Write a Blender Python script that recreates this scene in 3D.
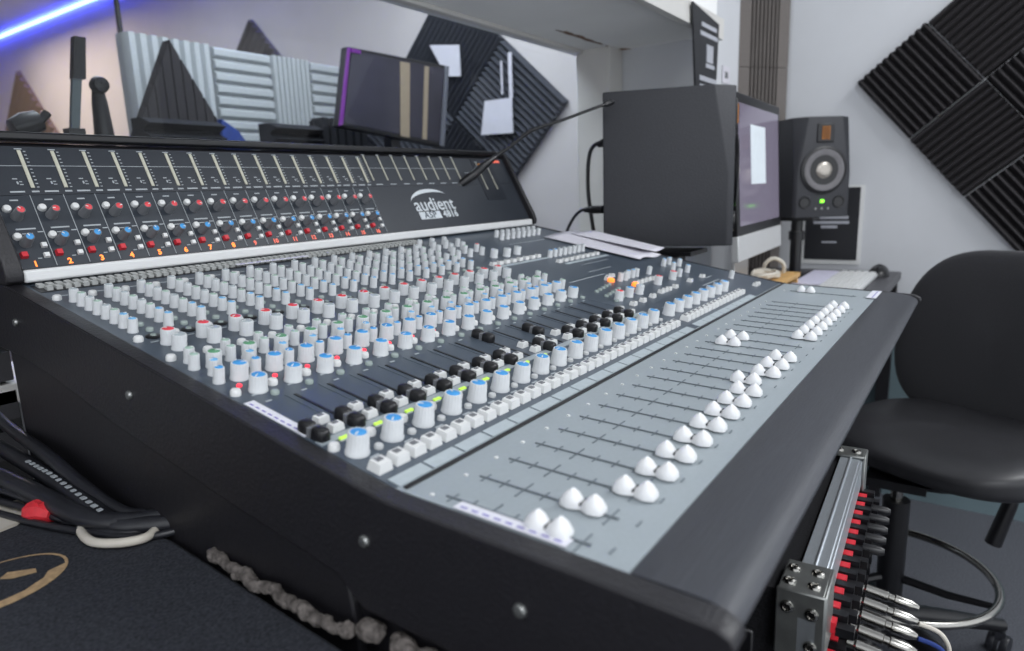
import bpy, math, random
from math import sin, cos, pi, radians, atan2, sqrt
from mathutils import Vector, Matrix, Euler
random.seed(7)
for o in list(bpy.data.objects): bpy.data.objects.remove(o)
scn = bpy.context.scene
U = 0.036            # one channel pitch of the console, metres
Z0 = 1.10            # height of the foot of the meter bridge above the floor

# ------------------------------------------------------------------ camera, light, exposure
cd = bpy.data.cameras.new('camera'); cam = bpy.data.objects.new('camera', cd)
scn.collection.objects.link(cam); scn.camera = cam
yaw, pit, rol = radians(54.82187), radians(11.50439), radians(-2.02889)
fw = Vector((sin(yaw)*cos(pit), cos(yaw)*cos(pit), -sin(pit)))
r0 = Vector((cos(yaw), -sin(yaw), 0)); u0 = r0.cross(fw)
rt = r0*cos(rol) + u0*sin(rol); up = -r0*sin(rol) + u0*cos(rol)
M = Matrix.Identity(4)
for i in range(3):
    M[i][0] = rt[i]; M[i][1] = up[i]; M[i][2] = -fw[i]
M[0][3], M[1][3], M[2][3] = -0.317028, -0.888734, 0.070301 + Z0
cam.matrix_world = M
cd.sensor_width = 36; cd.lens = 669.31/1024*36; cd.clip_start = 0.02
cd.dof.use_dof = True; cd.dof.focus_distance = 0.80; cd.dof.aperture_fstop = 5.0

scn.view_settings.view_transform = 'Standard'; scn.view_settings.look = 'None'
scn.view_settings.gamma = 1; scn.view_settings.use_curve_mapping = False
scn.view_settings.exposure = 0.16
w = bpy.data.worlds.new('world'); scn.world = w; w.use_nodes = True
w.node_tree.nodes['Background'].inputs[0].default_value = (0.88, 0.92, 0.97, 1)
w.node_tree.nodes['Background'].inputs[1].default_value = 1.4

def area(name, loc, sx, sy, power, col, rot=(0, 0, 0)):
    d = bpy.data.lights.new(name, 'AREA'); d.shape = 'RECTANGLE'; d.size = sx; d.size_y = sy
    d.energy = power; d.color = col
    o = bpy.data.objects.new(name, d); scn.collection.objects.link(o); o.location = loc; o.rotation_euler = rot
    return o
area('ceiling_lamp_light', (1.72, -1.95, 2.70), 1.2, 0.6, 31, (0.96, 0.98, 1.0))
area('ceiling_lamp_light', (-1.0, -2.0, 2.70), 1.2, 0.6, 30, (0.94, 0.96, 1.0))
area('booth_fill_light', (1.2, 1.0, 2.60), 1.6, 0.8, 30, (0.84, 0.92, 1.0))  # booth fills added without fixtures, to brighten the view through the glass
area('booth_fill_light', (1.2, 3.2, 2.60), 1.2, 1.2, 16, (0.78, 0.86, 1.0))
area('booth_fill_light', (1.5, 5.3, 2.58), 1.2, 1.6, 30, (1.0, 0.84, 0.70))

# ------------------------------------------------------------------ helpers
def lin(c):
    return tuple(((v/255)/12.92 if v/255 <= 0.04045 else ((v/255+0.055)/1.055)**2.4) for v in c) + (1,)
MATS = {}
def pm(name, rgb, rough=0.5, metal=0.0, noise=0.06, scale=60, bump=0.0, emit=None, estr=0, spec=0.5, stretch=None, coat=0, sheen=0):
    if name in MATS: return MATS[name]
    m = bpy.data.materials.new(name); m.use_nodes = True; nt = m.node_tree; b = nt.nodes['Principled BSDF']
    c = lin(rgb)
    tc = nt.nodes.new('ShaderNodeTexCoord'); mp = nt.nodes.new('ShaderNodeMapping'); n = nt.nodes.new('ShaderNodeTexNoise')
    if stretch: mp.inputs['Scale'].default_value = stretch
    n.inputs['Scale'].default_value = scale; n.inputs['Detail'].default_value = 3
    nt.links.new(tc.outputs['Object'], mp.inputs[0]); nt.links.new(mp.outputs[0], n.inputs['Vector'])
    r = nt.nodes.new('ShaderNodeValToRGB')
    r.color_ramp.elements[0].position = 0.3; r.color_ramp.elements[1].position = 0.7
    r.color_ramp.elements[0].color = tuple(v*(1-noise) for v in c[:3])+(1,)
    r.color_ramp.elements[1].color = tuple(min(1, v*(1+noise)) for v in c[:3])+(1,)
    nt.links.new(n.outputs['Fac'], r.inputs[0]); nt.links.new(r.outputs[0], b.inputs['Base Color'])
    b.inputs['Roughness'].default_value = rough; b.inputs['Metallic'].default_value = metal
    b.inputs['Specular IOR Level'].default_value = spec
    b.inputs['Coat Weight'].default_value = coat
    b.inputs['Sheen Weight'].default_value = sheen
    if bump:
        bp = nt.nodes.new('ShaderNodeBump'); bp.inputs['Strength'].default_value = bump; bp.inputs['Distance'].default_value = 0.002
        nt.links.new(n.outputs['Fac'], bp.inputs['Height']); nt.links.new(bp.outputs[0], b.inputs['Normal'])
    if emit:
        b.inputs['Emission Color'].default_value = lin(emit); b.inputs['Emission Strength'].default_value = estr
    MATS[name] = m; return m

WALL = pm('wall_paint', (206, 208, 212), 0.75, noise=0.02, scale=6, bump=0.05)
CEILP = pm('ceiling_paint', (215, 216, 218), 0.8, noise=0.02, scale=5)
DADO = pm('dado_paint', (104, 122, 128), 0.6, noise=0.05, scale=8)
CARPET = pm('carpet', (84, 86, 92), 0.95, noise=0.35, scale=260, bump=0.6, spec=0.1)
WHITEP = pm('white_gloss_paint', (214, 212, 208), 0.4, noise=0.03, scale=9)
STAIN = pm('rust_stain', (128, 96, 74), 0.8, noise=0.4, scale=40)
FOAM = pm('charcoal_foam', (54, 52, 54), 0.95, noise=0.15, scale=300, spec=0.1)
FOAMB = pm('black_foam', (40, 41, 45), 0.95, noise=0.15, scale=300, spec=0.1)
FOAMG = pm('grey_brown_foam', (112, 107, 104), 0.95, noise=0.12, scale=300, spec=0.1)
FOAML = pm('light_grey_foam', (176, 180, 182), 0.9, noise=0.06, scale=200, spec=0.1)
FOAMT = pm('tan_foam', (122, 104, 92), 0.95, noise=0.12, scale=200, spec=0.1)
CREAM = pm('booth_wall_paint', (212, 206, 204), 0.8, noise=0.03, scale=4)
BLACK = pm('black_satin', (28, 27, 31), 0.45, noise=0.10, scale=180, bump=0.15)
CHEEK = pm('black_side_vinyl', (31, 30, 34), 0.42, noise=0.12, scale=320, bump=0.25)
ARM = pm('brushed_black_armrest', (58, 60, 66), 0.42, noise=0.22, scale=30, stretch=(1.2, 45, 45), bump=0.15)
PANEL = pm('slate_panel_enamel', (72, 82, 93), 0.36, noise=0.05, scale=400)
MODULE = pm('bridge_panel_enamel', (38, 43, 51), 0.34, noise=0.06, scale=300, spec=0.65)
MODULE2 = pm('bridge_module_enamel', (44, 50, 58), 0.34, noise=0.06, scale=300)
GREY = pm('grey_fader_enamel', (154, 163, 168), 0.42, noise=0.03, scale=300)
STRIP = pm('scribble_strip', (172, 182, 187), 0.5, noise=0.05, scale=120)
TRIM = pm('satin_aluminium', (222, 223, 223), 0.4, 0.0, noise=0.05, scale=60, stretch=(1, 30, 30))
KNOB = pm('grey_knob_plastic', (214, 217, 219), 0.42, noise=0.03, scale=200)
KNOBD = pm('dark_knob_plastic', (110, 112, 116), 0.4, noise=0.03, scale=200)
CBLUE = pm('blue_cap', (64, 152, 216), 0.4, noise=0.03)
CPALE = pm('pale_blue_cap', (112, 176, 222), 0.4, noise=0.03)
CRED = pm('red_cap', (222, 70, 78), 0.4, noise=0.03)
CGREEN = pm('green_cap', (92, 150, 112), 0.4, noise=0.03)
CGREY = pm('grey_cap', (166, 176, 180), 0.4, noise=0.03)
CMINT = pm('grey_green_cap', (158, 184, 170), 0.4, noise=0.03)
BTNW = pm('white_button', (226, 227, 226), 0.35, noise=0.02)
BTNG = pm('clear_button', (152, 164, 160), 0.25, noise=0.05)
BTNR = pm('red_button', (206, 44, 56), 0.3, noise=0.05)
INK = pm('white_print', (170, 176, 180), 0.6, noise=0.05)
DARKINK = pm('dark_print', (100, 108, 114), 0.6, noise=0.05)
METER = pm('meter_window', (190, 188, 172), 0.35, noise=0.08, scale=500)
BLK = pm('black_plastic', (22, 22, 25), 0.35, noise=0.1)
CAPW = pm('white_fader_plastic', (230, 231, 232), 0.38, noise=0.02)
LEDR = pm('red_led', (255, 70, 80), 0.4, emit=(255, 50, 70), estr=1.3)
LEDG = pm('green_led', (190, 220, 90), 0.4, emit=(170, 220, 70), estr=0.6)
LEDO = pm('orange_light', (255, 150, 70), 0.4, emit=(255, 120, 40), estr=1.5)
LEDO2 = pm('dim_red_light', (230, 120, 100), 0.4, emit=(235, 90, 70), estr=0.5)
PAPER = pm('paper', (214, 212, 220), 0.8, noise=0.03, scale=20)
TAPE = pm('label_tape', (222, 222, 230), 0.6, noise=0.04, scale=80)
TAPEINK = pm('violet_print', (120, 112, 186), 0.7)
RUBBER = pm('black_rubber', (34, 35, 40), 0.36, noise=0.12, scale=80)
REDTAPE = pm('red_tape', (214, 48, 58), 0.5, noise=0.15, scale=120, bump=0.4)
STEEL = pm('brushed_steel', (150, 152, 150), 0.38, 0.85, noise=0.12, scale=50, bump=0.1)
ALU = pm('aluminium_profile', (190, 196, 202), 0.32, 0.6, noise=0.08, scale=60, stretch=(2, 40, 40))
CHROME = pm('chrome', (165, 163, 158), 0.22, 1.0, noise=0.03)
GOLD = pm('brass_ribbon', (190, 120, 50), 0.35, 0.6, noise=0.3, scale=200)
CHAIRF = pm('black_upholstery', (35, 35, 39), 0.8, noise=0.12, scale=300, bump=0.25, sheen=0.15)
CHAIRV = pm('black_seat_vinyl', (40, 40, 43), 0.42, noise=0.12, scale=25, bump=0.12)
SPK = pm('speaker_cabinet', (46, 47, 52), 0.6, noise=0.10, scale=260, bump=0.2)
CASEF = pm('speckled_case_fabric', (50, 52, 58), 0.9, noise=0.45, scale=420, bump=0.3, spec=0.2)
CASEB = pm('black_case_laminate', (27, 27, 30), 0.75, noise=0.5, scale=500, bump=0.3, spec=0.2)
TANP = pm('tan_stencil', (176, 148, 112), 0.9, noise=0.2, scale=200)
FLUFF = pm('grey_fluff', (96, 91, 88), 0.95, noise=0.45, scale=140, bump=1.0, spec=0.1)
DESK = pm('dark_desk', (50, 49, 54), 0.35, noise=0.1, scale=12)
WOOD = pm('pine', (206, 164, 104), 0.55, noise=0.12, scale=8, stretch=(1, 12, 12))
SCREEN = pm('monitor_glass', (70, 66, 78), 0.12, noise=0.05, scale=4, emit=(128, 122, 140), estr=0.55)
PAGE = pm('lit_page', (190, 198, 204), 0.5, emit=(205, 214, 222), estr=0.35)
SILVER = pm('silver_shell', (206, 207, 208), 0.4, 0.2, noise=0.02)
BLUEC = pm('blue_cloth', (32, 58, 128), 0.8, noise=0.2, scale=20)
VIOLET = pm('violet_glow_strip', (96, 34, 116), 0.4, emit=(150, 40, 200), estr=.16)
LEDB = pm('blue_led_strip', (150, 190, 255), 0.4, emit=(60, 75, 255), estr=26)
CONE = pm('speaker_cone', (100, 98, 101), 0.3, 0.0, noise=0.1)
CORE = pm('speaker_dust_cap', (178, 172, 164), 0.3, 0.5, noise=0.1)
CABLEW = pm('off_white_cable', (202, 196, 184), 0.5, noise=0.05)

class MB:
    def __init__(s): s.v = []; s.f = []; s.m = []; s.sm = []
    def add(s, vs, fs, mi=0, mat=None, smooth=True):
        b = len(s.v)
        for v in vs:
            v = Vector(v)
            s.v.append(tuple(mat @ v) if mat is not None else tuple(v))
        for f in fs: s.f.append([b+i for i in f]); s.m.append(mi); s.sm.append(smooth)
        return s
    def box(s, c, d, mi=0, mat=None):
        x, y, z = c; a, b, e = d[0]/2, d[1]/2, d[2]/2
        vs = [(x+i*a, y+j*b, z+k*e) for i in (-1, 1) for j in (-1, 1) for k in (-1, 1)]
        return s.add(vs, [(0,1,3,2),(4,6,7,5),(0,4,5,1),(2,3,7,6),(0,2,6,4),(1,5,7,3)], mi, mat, False)
    def hexa(s, p, mi=0):   # p: 8 points bottom 4 ccw, top 4 ccw
        return s.add(p, [(3,2,1,0),(4,5,6,7),(0,1,5,4),(1,2,6,5),(2,3,7,6),(3,0,4,7)], mi, None, False)
    def prism(s, pts, ax, a, b, mi=0, mat=None, smooth=False):
        n = len(pts)
        def mk(p, t):
            return (t, p[0], p[1]) if ax == 0 else ((p[0], t, p[1]) if ax == 1 else (p[0], p[1], t))
        vs = [mk(p, a) for p in pts]+[mk(p, b) for p in pts]
        fs = [tuple(range(n-1, -1, -1)), tuple(range(n, 2*n))]+[(i, (i+1) % n, n+(i+1) % n, n+i) for i in range(n)]
        return s.add(vs, fs, mi, mat, smooth)
    def lathe(s, prof, n=24, mi=0, mat=None, flute=0, fl_rows=(), cap=True, smooth=True):
        vs = []; fs = []
        for j, (r, z) in enumerate(prof):
            for i in range(n):
                a = 2*pi*i/n; rr = r
                if flute and j in fl_rows and i % 2: rr = r*(1-flute)
                vs.append((rr*cos(a), rr*sin(a), z))
        for j in range(len(prof)-1):
            for i in range(n):
                k = (i+1) % n; fs.append((j*n+i, j*n+k, (j+1)*n+k, (j+1)*n+i))
        if cap:
            fs.append(tuple(range(n-1, -1, -1))); fs.append(tuple(range((len(prof)-1)*n, len(prof)*n)))
        return s.add(vs, fs, mi, mat, smooth)
    def tube(s, path, r, n=10, mi=0, mat=None, closed=False):
        P = [Vector(p) for p in path]; L = len(P); vs = []; fs = []
        R = r if isinstance(r, (list, tuple)) else [r]*L
        prev = None
        for i in range(L):
            t = (P[(i+1) % L]-P[i-1]) if closed else (P[min(i+1, L-1)]-P[max(i-1, 0)])
            t.normalize()
            if prev is None:
                a = Vector((0, 0, 1)) if abs(t.z) < 0.9 else Vector((1, 0, 0))
                x = t.cross(a).normalized()
            else:
                x = (prev-t*prev.dot(t)).normalized()
            prev = x; y = t.cross(x)
            for k in range(n):
                a = 2*pi*k/n; vs.append(P[i]+x*(R[i]*cos(a))+y*(R[i]*sin(a)))
        for i in range(L if closed else L-1):
            j = (i+1) % L
            for k in range(n):
                q = (k+1) % n; fs.append((i*n+k, i*n+q, j*n+q, j*n+k))
        if not closed: fs += [tuple(range(n-1, -1, -1)), tuple(range((L-1)*n, L*n))]
        return s.add(vs, fs, mi, mat)
    def grid(s, fn, nu, nv, mi=0, mat=None, closed_u=False):
        vs = [fn(i/(nu if closed_u else nu-1), j/(nv-1)) for j in range(nv) for i in range(nu)]; fs = []
        for j in range(nv-1):
            for i in range(nu if closed_u else nu-1):
                k = (i+1) % nu; fs.append((j*nu+i, j*nu+k, (j+1)*nu+k, (j+1)*nu+i))
        return s.add(vs, fs, mi, mat)
    def mesh(s, name, mats):
        me = bpy.data.meshes.new(name); me.from_pydata(s.v, [], s.f)
        if not isinstance(mats, (list, tuple)): mats = [mats]
        for m in mats: me.materials.append(m)
        for p, mi, sm in zip(me.polygons, s.m, s.sm): p.material_index = mi; p.use_smooth = sm
        import bmesh
        bm = bmesh.new(); bm.from_mesh(me); bmesh.ops.recalc_face_normals(bm, faces=bm.faces[:]); bm.to_mesh(me); bm.free()
        me.set_sharp_from_angle(angle=radians(42))
        me.update(); return me
    def build(s, name, mats, parent=None, loc=(0, 0, 0), rot=(0, 0, 0), bev=0, seg=2, sub=0):
        return put(s.mesh(name, mats), name, parent, loc, rot, bev, seg, sub)

def put(me, name, parent=None, loc=(0, 0, 0), rot=(0, 0, 0), bev=0, seg=2, sub=0):
    o = bpy.data.objects.new(name, me); scn.collection.objects.link(o)
    o.location = loc; o.rotation_euler = rot
    if parent: o.parent = parent
    if bev:
        b = o.modifiers.new('bevel', 'BEVEL'); b.width = bev; b.segments = seg; b.limit_method = 'ANGLE'; b.angle_limit = radians(40)
        if me.users == 1:
            for p in me.polygons: p.use_smooth = True
            me.set_sharp_from_angle(angle=radians(60))
    if sub:
        d = o.modifiers.new('subsurf', 'SUBSURF'); d.levels = sub; d.render_levels = sub
    return o
def tag(o, label, cat, group=None):
    o['label'] = label; o['category'] = cat
    if group: o['group'] = group
    return o
def thing(name, label, cat, loc=(0, 0, 0), rz=0, group=None):
    o = bpy.data.objects.new(name, None); scn.collection.objects.link(o); o.empty_display_size = 0.05
    o.location = loc; o.rotation_euler = (0, 0, rz)
    return tag(o, label, cat, group)
def struct(name, mb, mats, **k):
    o = mb.build(name, mats, **k); o['kind'] = 'structure'; return o
def text_mesh(txt, size, ext=0.0002, bold=0.0, align='CENTER', spacing=1.0):
    c = bpy.data.curves.new('txt', 'FONT'); c.body = txt; c.size = size; c.extrude = ext; c.offset = bold
    c.align_x = align; c.align_y = 'CENTER'; c.space_character = spacing; c.resolution_u = 3
    o = bpy.data.objects.new('txt', c); scn.collection.objects.link(o)
    dg = bpy.context.evaluated_depsgraph_get(); dg.update()
    me = bpy.data.meshes.new_from_object(o.evaluated_get(dg))
    vs = [tuple(v.co) for v in me.vertices]; fs = [tuple(p.vertices) for p in me.polygons]
    bpy.data.objects.remove(o); bpy.data.curves.remove(c); bpy.data.meshes.remove(me)
    return vs, fs
def se(a, n):  # superellipse
    c, s_ = cos(a), sin(a)
    return (abs(c)**(2/n)*(1 if c >= 0 else -1), abs(s_)**(2/n)*(1 if s_ >= 0 else -1))

# ------------------------------------------------------------------ room shell
XE, YB, XL, ZC = 2.40, -3.2, -2.6, 2.74
YF = -0.127          # face of the window wall beside the niche
XN = 1.97            # right cheek of the window niche
ZS = Z0+0.537        # underside of the niche soffit
struct('floor', MB().box(((XL+XE)/2, 2.1, -0.03), (XE-XL+0.8, 10.8, 0.06)), CARPET)
struct('ceiling', MB().box(((XL+XE)/2, 2.1, ZC+0.04), (XE-XL+0.8, 10.8, 0.08)), CEILP)
struct('wall_right', MB().box((XE+0.05, (YB+YF)/2, ZC/2), (0.1, YF-YB+0.4, ZC)), WALL)
struct('trim_1', MB().box((XE-0.004, (YB+YF)/2, 0.30), (0.012, YF-YB, 0.60)).box((XE-0.010, (YB+YF)/2, 0.045), (0.02, YF-YB, 0.09)), DADO)
YG = 0.330           # glass plane
wf = MB()
wf.box(((XN+XE)/2, (YF+YG+0.05)/2, ZC/2), (XE-XN, YG+0.05-YF, ZC))                       # pier right of the niche
struct('wall_front_upper', MB().box(((XL+XN)/2, (YF+YG+0.05)/2, (ZS+ZC)/2), (XN-XL, YG+0.05-YF, ZC-ZS)), pm('soffit_white', (248, 248, 247), 0.7, noise=0.02, scale=6))               # bulkhead over the niche
wf.box(((XL+XN)/2, YG, 0.45), (XN-XL, 0.10, 0.90))                                      # wall below the window
struct('wall_front', wf, WALL)
struct('trim_2', MB().box(((XL+XN)/2, YF-0.012, ZS+0.012), (XN-XL, 0.024, 0.062)), WHITEP)
st = MB()
st.box(((XL+1.868)/2, YG-0.012, ZS-0.006), (1.868-XL, 0.024, 0.012))                    # head of window
st.box((1.919, YG-0.06, (0.9+ZS)/2), (0.102, 0.13, ZS-0.9))                            # right jamb
st.box(((XL+XN)/2, YG-0.05, 0.915), (XN-XL, 0.16, 0.03))
struct('window_frame', st, WHITEP, bev=0.003)
STN = MB()
random.seed(3)
def blot(cx, cy, rx, ry, n=14):
    pts = [(cx+rx*cos(2*pi*i/n)*random.uniform(.5, 1.2), cy+ry*sin(2*pi*i/n)*random.uniform(.5, 1.2)) for i in range(n)]
    STN.prism(pts, 2, ZS-0.0012, ZS-0.0002)
blot(1.72, 0.215, 0.12, 0.010); blot(1.60, 0.218, 0.06, 0.006); blot(1.955, 0.20, 0.02, 0.03)
for k in range(5): blot(1.60+0.07*k, 0.212+random.uniform(-.006, .006), 0.03, 0.006)
struct('trim_3', STN, STAIN)
# glass
gm = bpy.data.materials.new('window_glass'); gm.use_nodes = True; nt = gm.node_tree; nt.nodes.clear()
out = nt.nodes.new('ShaderNodeOutputMaterial'); mx = nt.nodes.new('ShaderNodeMixShader'); tr = nt.nodes.new('ShaderNodeBsdfTransparent')
gl = nt.nodes.new('ShaderNodeBsdfGlossy'); fr = nt.nodes.new('ShaderNodeFresnel'); fr.inputs[0].default_value = 1.30
gl.inputs['Roughness'].default_value = 0.02; tr.inputs[0].default_value = (0.93, 0.96, 0.98, 1)
nt.links.new(fr.outputs[0], mx.inputs[0]); nt.links.new(tr.outputs[0], mx.inputs[1]); nt.links.new(gl.outputs[0], mx.inputs[2]); nt.links.new(mx.outputs[0], out.inputs[0])
struct('window_1', MB().add([(XL, YG, 0.92), (1.87, YG, 0.92), (1.87, YG, ZS), (XL, YG, ZS)], [(0, 1, 2, 3)]), gm)
# booth beyond the glass
struct('wall_booth_right', MB().box((2.51, 3.85, ZC/2), (0.12, 7.0, ZC)), CREAM)
struct('wall_booth_back', MB().box((0, 7.35, ZC/2), (5.2, 0.1, ZC)), CREAM)
struct('wall_booth_left', MB().box((XL-0.05, 3.85, ZC/2), (0.1, 7.0, ZC)), CREAM)

# ------------------------------------------------------------------ acoustic foam
def foam_mesh(name, s, n, depth, mats, base=0.012, mi=0):
    """square tile, corner at origin, ridges run along local x, thickness along local z"""
    pts = [(0, 0)]
    p = s/n
    for i in range(n):
        pts += [(i*p+p*0.06, base), (i*p+p*0.30, depth*0.86), (i*p+p*0.5, depth), (i*p+p*0.70, depth*0.86), (i*p+p*0.94, base)]
    pts += [(s, 0)]
    mb = MB().prism(pts, 0, 0, s)
    return mb.mesh(name, mats)
S = 0.262; TH = radians(41)
fm = foam_mesh('acoustic_foam_tile', S*0.985, 11, 0.042, FOAM)
e1 = Vector((0, -cos(TH), sin(TH))); e2 = Vector((0, -sin(TH), -cos(TH))); nx = Vector((-1, 0, 0))
ORG = Vector((XE-0.001, -0.488, Z0+0.387))
names = {(0,0):'charcoal foam tile at the left corner of the diamond on the right wall',
 (1,0):'charcoal foam tile up and right of the left corner tile on the right wall',
 (0,1):'charcoal foam tile below and right of the left corner tile on the right wall',
 (1,1):'charcoal foam tile at the middle of the diamond cluster by the right frame edge',
 (0,2):'charcoal foam tile lowest of the cluster, above the chair back',
 (2,0):'charcoal foam tile cut by the top frame edge, upper left side of the cluster',
 (2,1):'charcoal foam tile highest at the right frame edge',
 (1,2):'charcoal foam tile at the right frame edge above the lowest tile',
 (0,3):'charcoal foam tile mostly hidden behind the chair back'}
def frame_matrix(o, x, y, z):
    m = Matrix.Identity(4)
    for i in range(3): m[i][0] = x[i]; m[i][1] = y[i]; m[i][2] = z[i]; m[i][3] = o[i]
    return m
for (i, j), lb in names.items():
    o = put(fm, 'acoustic_foam_tile')
    p = ORG+e1*(S*i)+e2*(S*j)
    if (i+j) % 2 == 0: m = frame_matrix(p+e1*S*0.985, e2, -e1, nx)
    else: m = frame_matrix(p, e1, e2, nx)
    if m.to_3x3().determinant() < 0:
        m = frame_matrix(p, e2, e1, nx) if (i+j) % 2 == 0 else frame_matrix(p+e2*S*0.985, e1, -e2, nx)
    o.matrix_world = m
    tag(o, lb, 'acoustic foam', 'charcoal foam tiles on the right wall')
# corner bass trap: two stacked wedges
def trap(z0, z1, label, mat):
    t = MB(); A = Vector((2.215, YF-0.001)); B = Vector((XE-0.014, YF-0.128))
    c0 = Vector((XE-0.014, YF-0.001)); pts = [c0, A]
    d = (B-A); nrm = Vector((d.y, -d.x)).normalized()
    if nrm.dot(Vector((-1, -1))) < 0: nrm = -nrm
    pts.append(A+d*0.22)
    n = 7
    for i in range(n):
        f0 = 0.24+0.54*i/n; f1 = 0.24+0.54*(i+0.35)/n; f2 = 0.24+0.54*(i+0.65)/n; f3 = 0.24+0.54*(i+1)/n
        pts += [A+d*f0-nrm*0.022, A+d*f1+nrm*0.0, A+d*f2+nrm*0.0, A+d*(f3-0.003)-nrm*0.022]
    pts += [A+d*0.79, B]
    t.prism([(p.x, p.y) for p in pts], 2, z0, z1)
    tag(t.build('bass_trap', mat), label, 'acoustic foam', 'foam bass traps stacked in the corner')
trap(Z0+0.470, Z0+1.08, 'brown-grey ridged corner foam block, upper one by the top frame edge', FOAMG)
trap(Z0-0.14, Z0+0.468, 'brown-grey ridged corner foam block, middle one beside the computer monitor', FOAMG)
trap(Z0-0.260, Z0-0.142, 'brown-grey ridged corner foam block, lowest one behind the monitor chin', FOAMG)

# ------------------------------------------------------------------ mixing console
RC = Vector((0.50, -0.40, 0.0))
con = thing('mixing_console', 'large dark studio mixing console with rows of grey knobs and white faders', 'mixing console', RC)
def W(x, y, z): return Vector((x*U, y*U, z*U+Z0))-RC
def zu(y): return -0.45+y*(3.05/16)
def zf(y): return -3.53+(y+16)*(0.18/4.8)
AU, AF, AB = atan2(3.05, 16), atan2(0.18, 4.8), atan2(4.14, 2.21)
XR = 28.7            # inner right edge
cheek = [(-22.35,-4.25),(-22.55,-4.05),(-22.5,-3.88),(-22.25,-3.76),(-20.8,-3.69),(-16.3,-3.52),(-15.7,-3.43),(0.0,-0.40),(-0.35,-0.35),(-0.40,-0.1),
 (-0.30,0.25),(1.85,4.15),(2.1,4.42),(3.1,4.42),(3.3,4.2),(3.3,-2.3),(-0.94,-2.69),(-3.72,-3.3),(-5.92,-3.85),(-10.9,-4.80),(-13.7,-5.28),(-14.7,-5.45),(-15.05,-5.75),(-15.4,-6.0),(-20.5,-6.1),(-21.5,-5.4)]
def cheek_obj(xa, xb):
    mb = MB().prism([(W(0, y, z).y, W(0, y, z).z) for y, z in cheek], 0, W(xa,0,0).x, W(xb,0,0).x)
    return mb.build('side_cheek', CHEEK, con, bev=0.004, seg=3)
ckl = cheek_obj(-1.0, -0.5); ckr = cheek_obj(XR, XR+0.28)
ckl['label'] = 'black left side cheek with round screws'
scr = MB().lathe([(0.0045, 0), (0.0045, 0.0012), (0.0036, 0.0026), (0.0015, 0.003)], 14).mesh('screw', STEEL)
for y, z in [(-7.17,-2.86),(-15.6,-4.47),(-19.15,-4.64),(-0.56,-1.53)]:
    p = W(-1.0, y, z); put(scr, 'screw', ckl, tuple(p), (0, -pi/2, 0))
# support panels to the floor
for xa, xb in ((-0.93, -0.55), (XR, XR+0.25)):
    pts = [(0.6,-30.55),(0.6,-2.4),(-2,-2.9),(-14.6,-5.2),(-14.9,-5.6),(-15.1,-6.9),(-12.5,-30.55)]
    MB().prism([(W(0,y,z).y, W(0,y,z).z) for y,z in pts], 0, W(xa,0,0).x, W(xb,0,0).x).build('support_panel', BLACK, con, bev=0.002)
for xa in (-0.72,):
    MB().box(tuple(W(xa+.11, -17.9, -18.3)), (.22*U, 6.4*U, 24.4*U)).build('support_panel', BLACK, con)
# chassis under the panels
ch = [(-20.6,-5.2),(-20.7,-3.75),(-16,-3.62),(0,-0.6),(3.0,-0.6),(3.0,-2.4),(-2,-3.2),(-14,-5.2)]
MB().prism([(W(0,y,z).y, W(0,y,z).z) for y,z in ch], 0, W(-0.5,0,0).x, W(XR,0,0).x).build('chassis', BLACK, con)
# upper knob panel, grey fader panel, armrest
def slab(x0, x1, y0, z0, y1, z1, t=0.14, mi=0, mb=None):
    mb = mb or MB()
    P = [W(x0,y0,z0-t),W(x1,y0,z0-t),W(x1,y1,z1-t),W(x0,y1,z1-t),W(x0,y0,z0),W(x1,y0,z0),W(x1,y1,z1),W(x0,y1,z1)]
    return mb.hexa(P, mi)
up_ = slab(-0.5, XR, -16.0, zu(-16), 0.2, zu(0.2)); up_.build('knob_panel', PANEL, con)
slab(-0.5, XR, -20.8, zf(-20.8), -16.0, zf(-16)+0.02).build('fader_panel', GREY, con)
# armrest: rounded nose, rounded right corner
def arm():
    mb = MB(); prof = [(-20.80,-4.20),(-20.80,-3.74),(-20.86,-3.70),(-21.6,-3.715),(-22.0,-3.74),(-22.22,-3.79),(-22.38,-3.87),(-22.46,-3.98),(-22.44,-4.12),(-22.25,-4.20)]
    xs = [(-0.5, 0), (XR-0.6, 0)]
    for k in range(1, 9):
        a = k/8*pi/2; xs.append((XR-0.6+0.85*sin(a), 0.85*(1-cos(a))))
    rows = []
    for x, inset in xs:
        rows.append([W(x, (y if y > -21 else y+inset), z) for y, z in prof])
    n = len(prof); vs = [p for r in rows for p in r]; fs = []
    for i in range(len(rows)-1):
        for j in range(n):
            k = (j+1) % n; fs.append((i*n+j, i*n+k, (i+1)*n+k, (i+1)*n+j))
    fs += [tuple(range(n)), tuple(range((len(rows)-1)*n+n-1, (len(rows)-1)*n-1, -1))]
    return mb.add(vs, fs)
arm().build('armrest', ARM, con)
MB().box(tuple(W(14.1, -20.3, -4.75)), (28.6*U, 1.2*U, 1.1*U)).build('apron', BLACK, con)

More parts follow.
